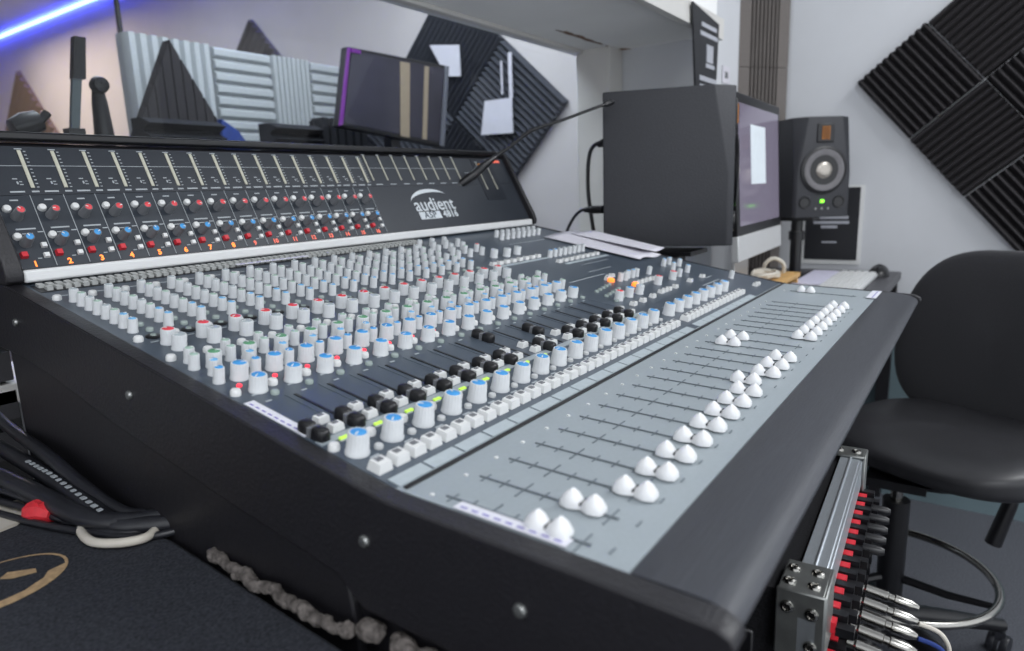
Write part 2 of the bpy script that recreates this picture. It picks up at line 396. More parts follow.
# meter bridge
def bridge_pt(x, y, off=0): # y measured along Y at the plane
    n = Vector((0, -sin(AB), cos(AB)))
    return W(x, y, y*4.14/2.21)+n*off*U
bb = [(0,0),(2.1,3.93),(2.3,4.1),(3.1,4.1),(3.1,-0.6),(0,-0.6)]
MB().prism([(W(0,y+0.10,z-0.03).y, W(0,y+0.10,z-0.03).z) for y,z in bb], 0, W(-0.5,0,0).x, W(XR,0,0).x).build('bridge_housing', BLACK, con)
def bslab(name, x0, x1, y0, y1, mat, h=0.02, t=0.1):
    n = Vector((0, -sin(AB), cos(AB))); P = [bridge_pt(x0,y0),bridge_pt(x1,y0),bridge_pt(x1,y1),bridge_pt(x0,y1)]
    return MB().hexa([p-n*t*U for p in P]+[p+n*h*U for p in P]).build(name, mat, con)
bslab('meter_panel', -0.5, XR, 1.24, 2.1, MODULE, 0.0)
bslab('blank_panel', 15.6, XR, 0.0, 1.235, MODULE, 0.0)
for n_ in range(16): bslab('preamp_module', n_-0.385, n_+0.595, 0.0, 1.232, MODULE2, 0.0)
MB().box(tuple(W(14.0, 2.62, 4.28)), (29.15*U, 1.05*U, 0.30*U)).build('top_cap', BLK, con, bev=0.003)
MB().box(tuple(W(14.0, -0.22, -0.20)), (29.0*U, 0.26*U, 0.40*U)).build('trim_rail', TRIM, con, bev=0.003)
# separators between preamp modules (light hairlines)
sep = MB()
for n_ in range(17):
    P0, P1 = bridge_pt(n_-0.40, 0.02, 0.015), bridge_pt(n_-0.40, 1.23, 0.015)
    sep.tube([P0, P1], 0.0005, 4)
sep.build('module_edges', INK, con)
RB = (AB, 0, 0)
# printing on the bridge
def flat_mb(items, A, posf, th=0.012):
    """items: (x, y, w, h) rectangles in P units lying in the plane with tilt A"""
    mb = MB(); R = Matrix.Rotation(A, 4, 'X')
    for it in items:
        x, y, w_, h_ = it[:4]; p = posf(x, y)
        mb.box((0,0,0), (w_*U, h_*U, th*U), 0, Matrix.Translation(p) @ R)
    return mb
bp_ = lambda x, y: bridge_pt(x, y, 0.006)
it = []
for n_ in range(16):
    it += [(n_+0.30,1.295,0.42,0.055),(n_+0.82,1.295,0.22,0.055),(n_+0.10,1.15,0.24,0.045),(n_+0.12,0.66,0.56,0.05),(n_+0.12,0.58,0.3,0.03),(n_+0.5,0.60,0.16,0.035),
           (n_+0.36,1.52,0.14,0.035),(n_+0.40,1.45,0.05,0.10),(n_+0.50,1.47,0.08,0.03),(n_+0.50,1.42,0.10,0.03),(n_+0.2,0.16,0.12,0.03)]
for n_ in range(8): it += [(n_*1.02+16.55,1.30,0.46,0.045)]
it += [(7.6,1.75,16.2,0.018),(19.9,1.75,7.2,0.018),(24.3,1.62,0.5,0.03)]
flat_mb(it, AB, bp_).build('printed_legend', INK, con)
# meters
def meter_mesh(h, ticks=True, wd=0.11):
    mb = MB(); mb.box((0,0,0.0004),(wd*U,h*U,0.0012),0)
    mb.box((0,h/2*U+0.0018,0.0003),(0.22*U,0.0012,0.0006),1)
    if ticks:
        for k in range(11): mb.box((0.16*U,(-0.48+k*0.095)*h*U,0.0003),(0.07*U,0.03*U,0.0006),1)
    return mb.mesh('level_meter', [METER, INK])
mm = meter_mesh(1.42); mm2 = meter_mesh(1.46, False, 0.06); mm3 = meter_mesh(1.9, False, 0.06)
for n_ in range(16): put(mm, 'level_meter', con, tuple(bridge_pt(n_+0.78, 1.69, 0.01)), RB)
for n_ in range(8): put(mm2, 'level_meter', con, tuple(bridge_pt(n_*1.02+16.25, 1.75, 0.01)), RB)
MB().box((0,0,0), (2.0*U, 2.9*U, 0.0012)).build('master_meter_window', pm('meter_window_dark',(34,38,45),0.3), con, tuple(bridge_pt(26.15, 1.40, 0.012)), RB)
for x in (25.55, 26.6): put(mm3, 'level_meter', con, tuple(bridge_pt(x, 1.50, 0.04)), RB)
mb = MB()
for k in range(4): mb.box(((k-1.5)*0.22*U,0,0),(0.15*U,0.16*U,0.0012))
mb.build('red_display', LEDO2, con, tuple(bridge_pt(27.75, 2.0, 0.02)), RB)['label'] = 'small red glowing display'
# logo: swoosh, lower-case wordmark, boxed model number
lg = MB()
R = Matrix.Rotation(AB, 4, 'X')
pts = []
def arc(t, r): return (20.1+1.95*cos(t)*r, 0.72+0.42*sin(t)*r)
top = []; bot = []
for k in range(25):
    t = pi*0.93-(pi*0.70)*k/24
    th = 0.10*sin(pi*k/24)+0.006
    top.append((20.0+1.75*cos(t), 0.715+0.42*sin(t))); bot.append((20.0+1.75*cos(t), 0.715+0.42*sin(t)-th))
vs = [tuple(bridge_pt(x, y, 0.01)) for x, y in top+bot]; m_ = len(top)
lg.add(vs, [(i, i+1, m_+i+1, m_+i) for i in range(m_-1)], 0, None, False)
v, f = text_mesh('audient', 1.12*U, 0.0002, 0.00035)
lg.add(v, f, 0, Matrix.Translation(bridge_pt(20.05, 0.67, 0.01)) @ R, False)
lg.box((0,0,0), (1.72*U, 0.44*U, 0.0004), 0, Matrix.Translation(bridge_pt(19.35, 0.375, 0.008)) @ R)
v, f = text_mesh('ASP', 0.56*U, 0.0003, 0.0003, spacing=1.12)
lg.add(v, f, 1, Matrix.Translation(bridge_pt(19.33, 0.375, 0.018)) @ R, False)
v, f = text_mesh('4816', 0.58*U, 0.0003, 0.00055, spacing=1.1)
lg.add(v, f, 0, Matrix.Translation(bridge_pt(21.05, 0.375, 0.010)) @ R, False)
lo = lg.build('badge_lettering', [pm('badge_white',(206,212,216),0.5), PANEL], con)

# ---- knobs and buttons (one mesh per kind, copied)
def knob_mesh(name, rb, rt_, h, body=KNOB, n=36, skirt=0.0):
    pr = [(rb*1.06*U,0),(rb*1.06*U,0.04*U),(rb*U,0.07*U),(rt_*1.02*U,(h-0.05)*U),(rt_*0.96*U,h*U),(rt_*0.80*U,h*U),(rt_*0.78*U,(h-0.02)*U)]
    return MB().lathe(pr, n, 0, None, 0.07, (2,3,4)).mesh(name, body)
def cap_mesh(r, mat):
    return MB().lathe([(r*0.78*U,-0.02*U),(r*0.78*U,0.012*U),(r*0.6*U,0.03*U)], 18).box((0,r*0.45*U,0.03*U),(0.03*U,r*0.6*U,0.02*U),1).mesh('cap', [mat, BTNW])
KM = {'s': ('small', knob_mesh('small_knob', .135, .128, .40, n=28), .128, .40), 'm': ('mid', knob_mesh('mid_knob', .19, .188, .42), .188, .42),
      'q': ('trim', knob_mesh('trim_knob', .165, .135, .52, KNOBD), .135, .52),
      'b': ('big', knob_mesh('big_knob', .215, .205, .42), .205, .42), 'p': ('pan', knob_mesh('pan_knob', .245, .215, .48), .215, .48)}
CM = {}
CC = {'blue': CBLUE, 'pale': CPALE, 'red': CRED, 'green': CGREEN, 'grey': CGREY, 'mint': CMINT}
def place(me, name, x, y, A=AU, posf=None, zoff=0.0, spin=0.0, tilt=None):
    p = posf(x, y) if posf else W(x, y, zu(y))
    o = put(me, name, con, tuple(p))
    o.rotation_euler = (Matrix.Rotation(A, 3, 'X') @ Matrix.Rotation(spin, 3, 'Z')).to_euler()
    return o
def knob(kind, name, x, y, cap, A=AU, posf=None):
    _, me, r, h = KM[kind]
    o = place(me, name, x, y, A, posf, spin=random.uniform(-2.2, 2.2))
    key = (kind, cap)
    if key not in CM: CM[key] = cap_mesh(r, CC[cap])
    put(CM[key], 'cap', o, (0, 0, (h-0.012)*U))
    return o
fpos = lambda x, y: W(x, y, zf(y))
bt_round = MB().lathe([(.125*U,0),(.125*U,.09*U),(.10*U,.14*U),(.04*U,.155*U)], 18).mesh('round_button', BTNW)
bt_small = MB().lathe([(.105*U,0),(.105*U,.06*U),(.085*U,.09*U),(.03*U,.10*U)], 16).mesh('clear_button', BTNG)
bt_smw = MB().lathe([(.10*U,0),(.10*U,.06*U),(.08*U,.09*U),(.03*U,.10*U)], 16).mesh('small_button', pm('pale_button',(196,198,198),0.35))
bt_col = MB().lathe([(.20*U,0),(.20*U,.03*U),(.17*U,.05*U),(.09*U,.05*U)], 18, 0).lathe([(.085*U,.05*U),(.08*U,.075*U),(.03*U,.08*U)], 14, 1).mesh('collar_button', [BLK, BTNG])
def sqm(w_, d_, h_, inset=0.5):
    mb = MB()
    a, b = w_/2*U, d_/2*U; a2, b2 = a*0.82, b*0.82; H = h_*U
    mb.add([(-a,-b,0),(a,-b,0),(a,b,0),(-a,b,0),(-a2,-b2,H),(a2,-b2,H),(a2,b2,H),(-a2,b2,H)], [(0,1,2,3),(4,5,6,7),(0,1,5,4),(1,2,6,5),(2,3,7,6),(3,0,4,7)], 0, None, False)
    mb.box((0, b*0.25, H+0.0002), (a*inset*1.6, b*inset*1.3, 0.0006), 1)
    return mb.mesh('square_button', [BTNW, KNOBD])
bt_sq = sqm(.38, .36, .20, .55); bt_sq2 = sqm(.34, .24, .16, .55); bt_sq3 = sqm(.17, .17, .10, .0)
led_m = MB().lathe([(.065*U,0),(.065*U,.04*U),(.04*U,.06*U)], 14)
led_r = led_m.mesh('status_light', LEDR); led_g = MB().box((0,0,.02*U),(.11*U,.09*U,.05*U)).mesh('status_light', LEDG)
black_cap = MB()
def lobe(mb, y0, mi=0, rx=.155, ry=.205, h=.27):
    def fn(u, v):
        a = 2*pi*u; k = (1, 1, .97, .85, .55, .0)[min(5, int(round(v*5)))]; z = (0, .35, .7, .88, .98, 1.0)[min(5, int(round(v*5)))]
        c, s_ = se(a, 3.2); return (rx*U*k*c, (y0+ry*k*s_)*U, h*U*z)
    mb.grid(fn, 20, 6, mi, None, True)
lobe(black_cap, -.215); lobe(black_cap, .215)
black_cap.box((0,0,.11*U),(.32*U,.09*U,.22*U),1).box((0,0,.03*U),(.2*U,.7*U,.05*U),0)
black_cap = black_cap.mesh('monitor_fader_cap', [BLK, KNOBD])
# white fader cap : two peaked finger rests with a saddle between
def wcap():
    mb = MB(); ys = [-.42,-.40,-.31,-.22,-.13,-.05,-.02,.02,.05,.13,.22,.31,.40,.42]
    hs = [.02,.15,.25,.31,.25,.15,.12,.12,.15,.25,.31,.25,.15,.02]; ws = [.10,.15,.195,.21,.19,.15,.13,.13,.15,.19,.21,.195,.15,.10]
    n = 12; vs = []; fs = []
    for y, h, w_ in zip(ys, hs, ws):
        for k in range(n):
            t = k/(n-1)*pi; c = cos(t); s_ = sin(t)
            peak = s_**(1.15 if h > .3 else .85)
            vs.append((c*w_*U, y*U, peak*h*U+0.0006))
    for i in range(len(ys)-1):
        for k in range(n-1): fs.append((i*n+k, i*n+k+1, (i+1)*n+k+1, (i+1)*n+k))
        fs.append((i*n+n-1, i*n, (i+1)*n, (i+1)*n+n-1))
    fs += [tuple(range(n)), tuple(range((len(ys)-1)*n+n-1, (len(ys)-1)*n-1, -1))]
    mb.add(vs, fs, 0)
    mb.box((0,0,.115*U),(.27*U,.025*U,.05*U),1)
    return mb.mesh('fader_cap', [CAPW, BLK])
wc = wcap()

# channel strips
random.seed(11)
for n_ in range(16):
    x = n_
    for i in range(8):
        knob('s', 'cue_knob' if i > 5 else 'send_knob', x-0.02, -2.38-0.476*i, 'pale' if i > 5 else ('mint' if i % 2 else 'grey'))
    place(bt_round, 'round_button', x-.33, -2.0); place(bt_round, 'round_button', x-.25, -6.44)
    place(bt_round, 'round_button', x-.30, -8.08); place(bt_round, 'round_button', x-.31, -10.78)
    place(bt_small, 'clear_button', x+.37, -5.32); place(bt_small, 'clear_button', x+.37, -5.84)
    place(bt_col, 'collar_button', x+.21, -6.33); place(bt_small, 'clear_button', x+.40, -11.26)
    knob('m', 'gain_knob', x+.26, -6.98, 'red'); knob('m', 'tone_knob', x+.26, -7.50, 'grey')
    knob('s', 'filter_knob', x-.04, -8.46, 'mint'); knob('s', 'filter_knob', x-.18, -8.90, 'mint')
    knob('m', 'frequency_knob', x+.27, -9.03, 'green'); knob('s', 'filter_knob', x-.02, -9.47, 'pale')
    knob('s', 'filter_knob', x-.19, -9.95, 'blue'); knob('b', 'level_knob', x+.31, -10.02, 'blue'); knob('b', 'aux_knob', x+.22, -10.88, 'blue')
    if n_ < 9: place(led_r, 'status_light', x+.03, -10.42)
    by = -13.43; 
    if n_ == 8: by = -11.87
    if n_ == 9: by = -13.53
    if n_ == 10: by = -12.47
    place(black_cap, 'monitor_fader_cap', x-.27, by)
    place(bt_sq2, 'mute_button', x+.24, -13.05); place(bt_sq2, 'mute_button', x+.24, -13.52)
    place(bt_round, 'round_button', x-.36, -14.16)
    place(led_g, 'signal_light', x+.05, -13.93); place(led_g, 'signal_light', x+.17, -13.93)
    knob('p', 'pan_knob', x-.10, -14.56, 'blue'); place(bt_smw, 'small_button', x+.36, -14.70)
    place(bt_sq, 'square_button', x-.22, -15.32); place(bt_sq, 'square_button', x+.28, -15.32)
    # bridge
    pf = lambda xx, yy: bridge_pt(xx, yy, 0)
    knob('q', 'preamp_gain_knob', x+.0, .87, 'red', AB, pf); knob('q', 'preamp_trim_knob', x-.04, .42, 'blue', AB, pf)
    place(bt_round, 'preamp_button', x-.20, 1.0, AB, pf); place(bt_round, 'preamp_button', x-.21, .53, AB, pf)
    place(MATS.get('_rb') or MATS.setdefault('_rb', sqm(.20,.20,.16,0).copy()), 'phantom_button', x-.22, .22, AB, pf)
    place(bt_sq3, 'filter_button', x+.44, .37, AB, pf); place(bt_sq3, 'filter_button', x+.41, .20, AB, pf)
    v, f = text_mesh(str(n_+1), .27*U, 0.0003, 0.0003)
    t = MB().add(v, f, 0, None, False).build('channel_number', LEDO if n_ < 8 else LEDO2, con, tuple(bridge_pt(x+.02, .07, .01)), RB)
rb = MATS.pop('_rb'); rb.materials.clear(); rb.materials.append(BTNR)
# bus section
for n_ in range(8):
    x = 16.55+n_*0.985
    knob('p', 'pan_knob', x, -14.56, 'blue')
    place(bt_sq, 'square_button', x-.12, -15.32); place(bt_sq, 'square_button', x+.36, -15.32)
for k in range(8):
    knob('s', 'return_knob', 22.45+k*.55, -2.15, 'grey'); knob('s', 'return_knob', 22.75+k*.55, -1.55, 'grey')
    knob('s', 'talkback_knob', 21.15+k*.5, -6.15, 'blue' if k < 2 else 'grey')
    place(bt_sq2, 'routing_button', 20.6+k*.58, -7.05); place(bt_sq2, 'routing_button', 16.6+k*.56, -5.8)
for x, y in [(18.1,-4.75),(19.0,-4.9),(20.0,-4.85)]: knob('m', 'tone_knob', x, y, 'grey')
for i in range(3):
    for j in range(5): knob('s', 'return_knob', 16.1+i*.95+(j % 2)*.35, -1.6-j*.62, ('grey','mint','red')[(i+j) % 3] if j == 3 else 'grey')
for x, y in [(16.3,-8.46),(16.15,-8.90),(16.0,-9.9)]: knob('s', 'monitor_knob', x, y, 'mint')
lit = MB().lathe([(.17*U,0),(.17*U,.12*U),(.10*U,.17*U)], 16).mesh('lit_button', LEDO)
place(lit, 'lit_button', 19.45, -10.55); place(lit, 'lit_button', 19.85, -11.6)
for r_ in range(3):
    for k in range(5): place(bt_small, 'matrix_button', 16.35+r_*.30+k*.44, -12.35+r_*.62+k*.07)
for x, y, c in [(16.65,-12.30,'red'),(17.65,-12.3,'blue'),(18.6,-12.35,'grey'),(21.3,-12.1,'red'),(23.15,-12.1,'red')]: knob('m', 'master_knob', x, y, c)
for x, y, c in [(20.0,-10.75,'grey'),(20.45,-10.8,'grey'),(20.9,-10.7,'pale'),(21.35,-10.75,'pale'),(21.8,-10.75,'grey'),(23.0,-10.9,'grey'),(24.2,-12.05,'grey'),(25.9,-10.5,'pale'),(26.65,-10.5,'pale'),(26.9,-11.0,'pale'),(25.5,-11.2,'pale'),(25.75,-11.9,'pale'),(26.9,-13.9,'grey')]:
    knob('s', 'monitor_knob', x, y, c)
for x, y in [(16.5,-13.05),(17.45,-13.05),(18.6,-13.0),(19.8,-12.9),(20.25,-12.9),(20.7,-12.9),(21.5,-12.9),(23.6,-12.85),(25.4,-12.85),(20.2,-11.5),(20.65,-11.5),(21.1,-11.5),(21.55,-11.5),(22.0,-11.55),(19.6,-10.3),(20.0,-10.15),(20.4,-10.1),(26.4,-15.3),(26.85,-15.3)]:
    place(bt_sq2, 'routing_button', x, y)

# grille, printing, slots and strips on the panels
gr = MB(); R = Matrix.Rotation(AU, 4, 'X')
gr.box((0,0,0),(17.4*U,.80*U,.03*U),0,Matrix.Translation(W(8.3,-.75,zu(-.75)))@R)
for i in range(66):
    for j in range(2): gr.box((0,0,0),(.17*U,.24*U,.14*U),1,Matrix.Translation(W(-.2+i*.262+j*.1,-.58-j*.34,zu(-.58-j*.34)+.05))@R)
gr.build('vent_grille', [BLK, pm('grille_steel',(176,178,176),0.5,0.0)], con)
upos = lambda x, y: W(x, y, zu(y)+0.008)
gpos = lambda x, y: W(x, y, zf(y)+0.03)
for n_ in range(16):
    flat_mb([(n_+.05, yy, w_, .05) for yy, w_ in [(-1.7,.3),(-6.7,.22),(-8.3,.2),(-11.05,.25),(-14.0,.2),(-14.9,.25),(-11.5,.16)]], AU, upos).build('printed_legend', INK, con)
it = [(16.5+n_*.985,-14.0,.3,.04) for n_ in range(8)]
it += [(18.9,-9.6,3.4,.05),(21.3,-9.0,2.4,.03),(23.5,-3.2,3.6,.04),(22.7,-8.0,3,.02),(24.6,-13.6,2.4,.06),(25.9,-13.05,.9,.05)]
flat_mb(it, AU, upos).build('printed_legend', INK, con)
for n_ in range(16): flat_mb([(n_-.27,-12.65,.075,2.2)], AU, upos, .016).build('fader_slot', BLK, con)
flat_mb([(n_+.02-.5,-13.0,.02,3.1) for n_ in range(1, 17)], AU, upos, .010).build('channel_lines', pm('line_grey',(86,96,106),0.5), con)
st_ = flat_mb([(7.75,-13.80,16.4,.22)], AU, upos, .02); st_.build('trim_strip', GREY, con)
for p in [(n_+.06,-15.88,.93,.34) for n_ in range(16)]+[(16.55+n_*.985,-15.88,.93,.34) for n_ in range(8)]+[(18.9,-6.15,4.6,.20),(22.9,-7.45,4.6,.20)]:
    flat_mb([p], AU, upos, .02).build('scribble_strip', STRIP, con)
flat_mb([(14.1,-16.17,29,.10)], AU, lambda x, y: W(x, y, zf(-16)+0.035), .03).build('panel_joint', BLK, con)
SX = [n_-.18+.005*n_ for n_ in range(16)]+[16.2+n_*.97 for n_ in range(8)]+[26.5]
for x in SX: flat_mb([(x,-18.5,.045,3.0)], AF, gpos, .016).build('fader_slot', DARKINK, con)
for x in SX:
    it = [(x,-17.15-k*.45,.62 if k in (2, 6) else .34,.028) for k in range(7)]+[(x+.05,-20.35,.2,.03)]
    flat_mb(it, AF, gpos, .010).build('fader_scale', pm('scale_grey',(106,115,121),0.6), con)
    flat_mb([(x-.12,-16.75,.07,.07)], AF, gpos, .03).build('peak_light', BTNW, con)
ys = [-19.2,-19.3]+[-19.84]*12+[-17.8,-17.8]+[-19.8]*8+[-17.75]; ys[10] = -19.55
for x, y in zip(SX, ys):
    place(wc, 'fader_cap', x, y, AF, gpos)
# label tapes stuck on the console
lt = flat_mb([(0,0,.30,2.1)], 0, lambda x, y: Vector((0,0,0)), .02)
def tape(x, y, l, A, posf, label, w_=.26, alongx=False):
    mb = MB(); mb.box((0,0,0),((l if alongx else w_)*U,(w_ if alongx else l)*U,.02*U),0)
    n = 9
    for k in range(n):
        d = (-.42+.84*k/(n-1))*l*U
        if alongx: mb.box((d,-.1*w_*U,.014*U),(l*U*.06,.12*w_*U,.008*U),1)
        else: mb.box((-.16*w_*U,d,.014*U),(.14*w_*U,l*U*.06,.008*U),1)
    p = posf(x, y)+RC
    o = mb.build('label_tape', [TAPE, TAPEINK], None, tuple(p), (A, 0, 0))
    tag(o, label, 'label', 'white printed label tapes on the console')
tape(-.34,-12.35,2.1,AU,lambda x,y:W(x,y,zu(y)+.02),'white label tape at the left edge beside the first black fader')
tape(-.36,-18.55,2.3,AF,lambda x,y:W(x,y,zf(y)+.045),'white label tape at the left edge of the grey fader panel')
tape(7.9,-1.22,3.4,AU,lambda x,y:W(x,y,zu(y)+.16),'thin white tape strip lying below the vent grille',.16,True)
tape(27.4,-20.66,2.3,AF,lambda x,y:W(x,y,zf(y)+.06),'white label tape at the far right end of the armrest',.42,True)

# ------------------------------------------------------------------ gooseneck lamp plugged into the bridge
gt = thing('gooseneck_lamp', 'thin black gooseneck lamp plugged into the top of the meter bridge', 'lamp', (0.850, 0.030, Z0+0.102))
def G(x, y, z): return (x-0.850, y-0.030, z-0.102)
MB().tube([G(.838,.052,.083), G(.862,.030,.104), G(.884,.020,.123), G(.923,.010,.144)], [.0085,.0098,.0098,.0045], 14).build('plug', BLK, gt)
MB().tube([G(.872,.026,.119), G(.876,.024,.126)], .004, 10).build('locking_pin', GOLD, gt)
MB().tube([G(.918,.012,.141), G(.938,-.010,.160), G(.955,-.032,.180), G(.968,-.05,.195), G(.990,-.078,.206), G(1.019,-.11,.218), G(1.045,-.14,.231), G(1.071,-.17,.244), G(1.10,-.172,.250)], [.0045,.0042,.0040,.0048,.0036,.0033,.0033,.0033,.0033], 12).build('gooseneck', BLK, gt)
MB().tube([G(1.088,-.171,.248), G(1.098,-.172,.250), G(1.112,-.173,.254), G(1.124,-.174,.256)], [.004,.0065,.0075,.006], 14).build('lamp_head', BLK, gt)

# ------------------------------------------------------------------ papers on the console
def sheet(corners, lift, label, seed):
    rnd = random.Random(seed); a, b, c, d = [Vector((x*U, y*U, zu(y)*U+Z0+h)) for x, y, h in corners]
    nu, nv = 10, 12; mb = MB()
    def fn(u, v):
        p = a*(1-u)*(1-v)+b*u*(1-v)+c*u*v+d*(1-u)*v
        return p+Vector((0,0,lift*sin(pi*u)*0.4+0.004*sin(5*u+seed)*v))
    mb.grid(fn, nu, nv)
    o = mb.build('paper_sheet', PAPER); s_ = o.modifiers.new('thick', 'SOLIDIFY'); s_.thickness = 0.0006
    tag(o, label, 'paper', 'white papers on the console')
sheet([(25.75,-2.95,.003),(30.0,-2.65,.004),(28.7,-9.2,.004),(25.5,-9.3,.002)], .005, 'white paper sheet on the far right of the console under the dark speaker', 1)
sheet([(28.2,-3.4,.007),(30.9,-3.6,.008),(30.0,-8.9,.008),(28.0,-8.6,.007)], .003, 'second white paper, upper of the two, overhanging the console end', 2)

# ------------------------------------------------------------------ studio speakers
def speaker(loc, rz, label, detail=True):
    W_, H_, D_ = .201, .337, .28
    t = thing('studio_speaker', label, 'speaker', loc, rz, 'pair of studio speakers')
    # local: front faces -y, origin at bottom centre of the front face
    c = .028
    pts = [(-W_/2, D_), (-W_/2, c), (-W_/2+c*.9, 0), (W_/2-c*.9, 0), (W_/2, c), (W_/2, D_)]
    mb = MB()
    # cabinet with tapered upper corners
    lo = [(-W_/2,.012),(-W_/2+.012,0),(W_/2-.012,0),(W_/2,.012)]
    hi = [(-W_/2,.045),(-W_/2+.042,0),(W_/2-.042,0),(W_/2,.045)]
    zs = [0, H_*.45, H_]; rows = []
    for z, k in zip(zs, (0, 0, 1)):
        r_ = lo if k == 0 else hi
        rows.append([(p[0], p[1], z) for p in r_]+[(W_/2, D_, z), (-W_/2, D_, z)])
    vs = [p for r_ in rows for p in r_]; fs = [tuple(range(5, -1, -1)), tuple(range(12, 18))]
    for i in range(2):
        for j in range(6): k = (j+1) % 6; fs.append((i*6+j, i*6+k, (i+1)*6+k, (i+1)*6+j))
    mb.add(vs, fs, 0, None, False); mb.build('cabinet', SPK, t, bev=.003)
    F = Matrix.Rotation(pi/2, 4, 'X')
    def fr(z, x=0, y=-.0005): return Matrix.Translation((x, y, z)) @ F
    w1 = MB().lathe([(.078,0),(.080,.006),(.072,.009),(.069,.005)], 40, 0, fr(.160)); w1.build('woofer_surround', BLK, t)
    w2 = MB().lathe([(.070,.008),(.062,.010),(.050,.005),(.028,.0015)], 40, 0, fr(.160), cap=False); w2.lathe([(.030,.002),(.026,.008),(.015,.012),(.004,.013)], 24, 1, fr(.160)); w2.build('woofer_cone', [CONE, CORE], t)
    MB().box((0,-.002,.283),(.058,.006,.062)).build('tweeter_frame', BLK, t, bev=.003)
    mb = MB(); mb.box((0,-.004,.283),(.026,.006,.042))
    for k in range(6): mb.box((-.010+.004*k,-.0075,.283),(.0015,.002,.040),1)
    mb.build('tweeter_ribbon', [GOLD, BLK], t)
    for s_ in (-1, 1):
        MB().lathe([(.0215,0),(.020,.004),(.017,.0035),(.015,.0008)], 24, 0, fr(.052, s_*.060)).build('bass_port', BLK, t)
    MB().box((0,-.003,.055),(.012,.004,.010)).build('power_light', pm('green_power_light',(120,220,60),.4,emit=(110,230,40),estr=3), t)
    for s_ in (-1, 0, 1): MB().lathe([(.004,0),(.0035,.004)], 10, 0, fr(.030, s_*.022)).build('trim_screw', STEEL, t)
    return t
# near speaker: its side faces the camera, its front faces the desk chair
s1 = speaker((1.250+.101*.961, -.412+.101*.276, Z0-.076), radians(18.5), 'large dark studio speaker seen side-on in front of the window niche')
s1.scale = (1.0, 1.07, 1.07)
s2 = speaker((2.085, -.450, Z0-.055), radians(-50), 'dark studio speaker facing the room, on a black pole by the right wall')
s2.scale = (.96, .80, .945)
# cables into the rear of the near speaker
def cable(name, path, r, mat, label, cat='cable', group=None, n=10, k=6):
    P = [Vector(p) for p in path]; pts = []
    for i in range(len(P)-1):
        p0, p1, p2, p3 = P[max(i-1,0)], P[i], P[i+1], P[min(i+2,len(P)-1)]
        for s_ in range(k):
            t = s_/k
            pts.append(0.5*((2*p1)+(-p0+p2)*t+(2*p0-5*p1+4*p2-p3)*t*t+(-p0+3*p1-3*p2+p3)*t**3))
    pts.append(P[-1])
    o = MB().tube(pts, r, n).build(name, mat)
    return tag(o, label, cat, group)
cable('speaker_cable', [(1.27,-.105,Z0+.176),(1.27,-.06,Z0+.178),(1.27,-.035,Z0+.150),(1.27,-.03,Z0+.06),(1.27,-.045,Z0-.05),(1.27,-.06,Z0-.16)], .0052, RUBBER, 'black cable hanging from the upper socket of the side-on speaker')
tag(MB().tube([(1.27,-.104,Z0+.176),(1.27,-.075,Z0+.178),(1.27,-.06,Z0+.174)],[.011,.011,.007],12).build('cable_plug', BLK), 'black plug in the upper rear socket of the side-on speaker', 'plug', 'plugs in the side-on speaker')
cable('speaker_cable', [(1.22,-.098,Z0+.012),(1.22,-.07,Z0+.014),(1.22,-.035,Z0+.010),(1.22,-.005,Z0-.02),(1.21,.01,Z0-.07),(1.21,.02,Z0-.16)], .004, RUBBER, 'black cable curving down from the lower socket of the side-on speaker')
tag(MB().tube([(1.22,-.098,Z0+.012),(1.22,-.068,Z0+.012),(1.22,-.045,Z0+.012)],[.010,.010,.006],12).build('cable_plug', BLK), 'black plug in the lower rear socket of the side-on speaker', 'plug', 'plugs in the side-on speaker')
# speaker stands
ZD = Z0-.262
def stand(x, y, ztop, label, r=.019):
    t = thing('speaker_stand', label, 'stand', (x, y, ZD), 0, 'black speaker stands')
    MB().lathe([(.075,0),(.075,.008),(.03,.012)], 24).build('base_plate', BLK, t)
    MB().lathe([(r,.008),(r,ztop-ZD-.012)], 20).build('pole', BLK, t)
    MB().lathe([(r*1.35,(ztop-ZD)*.62),(r*1.35,(ztop-ZD)*.62+.03)], 20).build('collar', BLK, t)
    MB().box((0,0,ztop-ZD-.006),(.12,.12,.010)).build('top_plate', BLK, t)
stand(1.275, -.27, Z0-.089, 'black stand under the side-on speaker', .024)
stand(2.145, -.365, Z0-.056, 'black pole stand under the far speaker by the right wall')

# ------------------------------------------------------------------ desk with computer
dk = thing('computer_desk', 'dark desk in the far corner carrying keyboard, mouse and monitor', 'desk', (1.8, -.4, 0))
MB().box((-.06, .0, ZD-.014), (1.30, .535, .028)).build('desk_top', DESK, dk, bev=.004)
for sx in (-.68, .56):
    for sy in (-.24, .24): MB().box((sx, sy, (ZD-.028)/2), (.04, .04, ZD-.028)).build('leg', BLACK, dk)
mo = thing('computer_monitor', 'silver all-in-one computer screen behind the side-on speaker', 'monitor', (1.735, -.345, ZD), radians(2))
tl = Matrix.Rotation(radians(-3), 4, 'X')
def mp_(m): return Matrix.Translation((0,0,.16)) @ tl @ m
MB().box((0,0,.185),(.528,.018,.370),0,Matrix.Translation((0,0,.188))@tl).build('screen_bezel', BLK, mo, bev=.003)
MB().box((0,-.0097,.185),(.476,.001,.318),0,Matrix.Translation((0,0,.188))@tl).build('screen', SCREEN, mo)
mb = MB(); mb.box((-.03,-.0108,.215),(.17,.001,.16),0,Matrix.Translation((0,0,.188))@tl); mb.build('lit_window', PAGE, mo)
MB().box((0,.000,-.034),(.528,.022,.068),0,Matrix.Translation((0,0,.188))@tl).build('chin', SILVER, mo, bev=.003)
MB().box((0,.05,.13),(.16,.012,.26)).box((0,.055,.004),(.19,.12,.008)).build('foot', SILVER, mo, bev=.002)
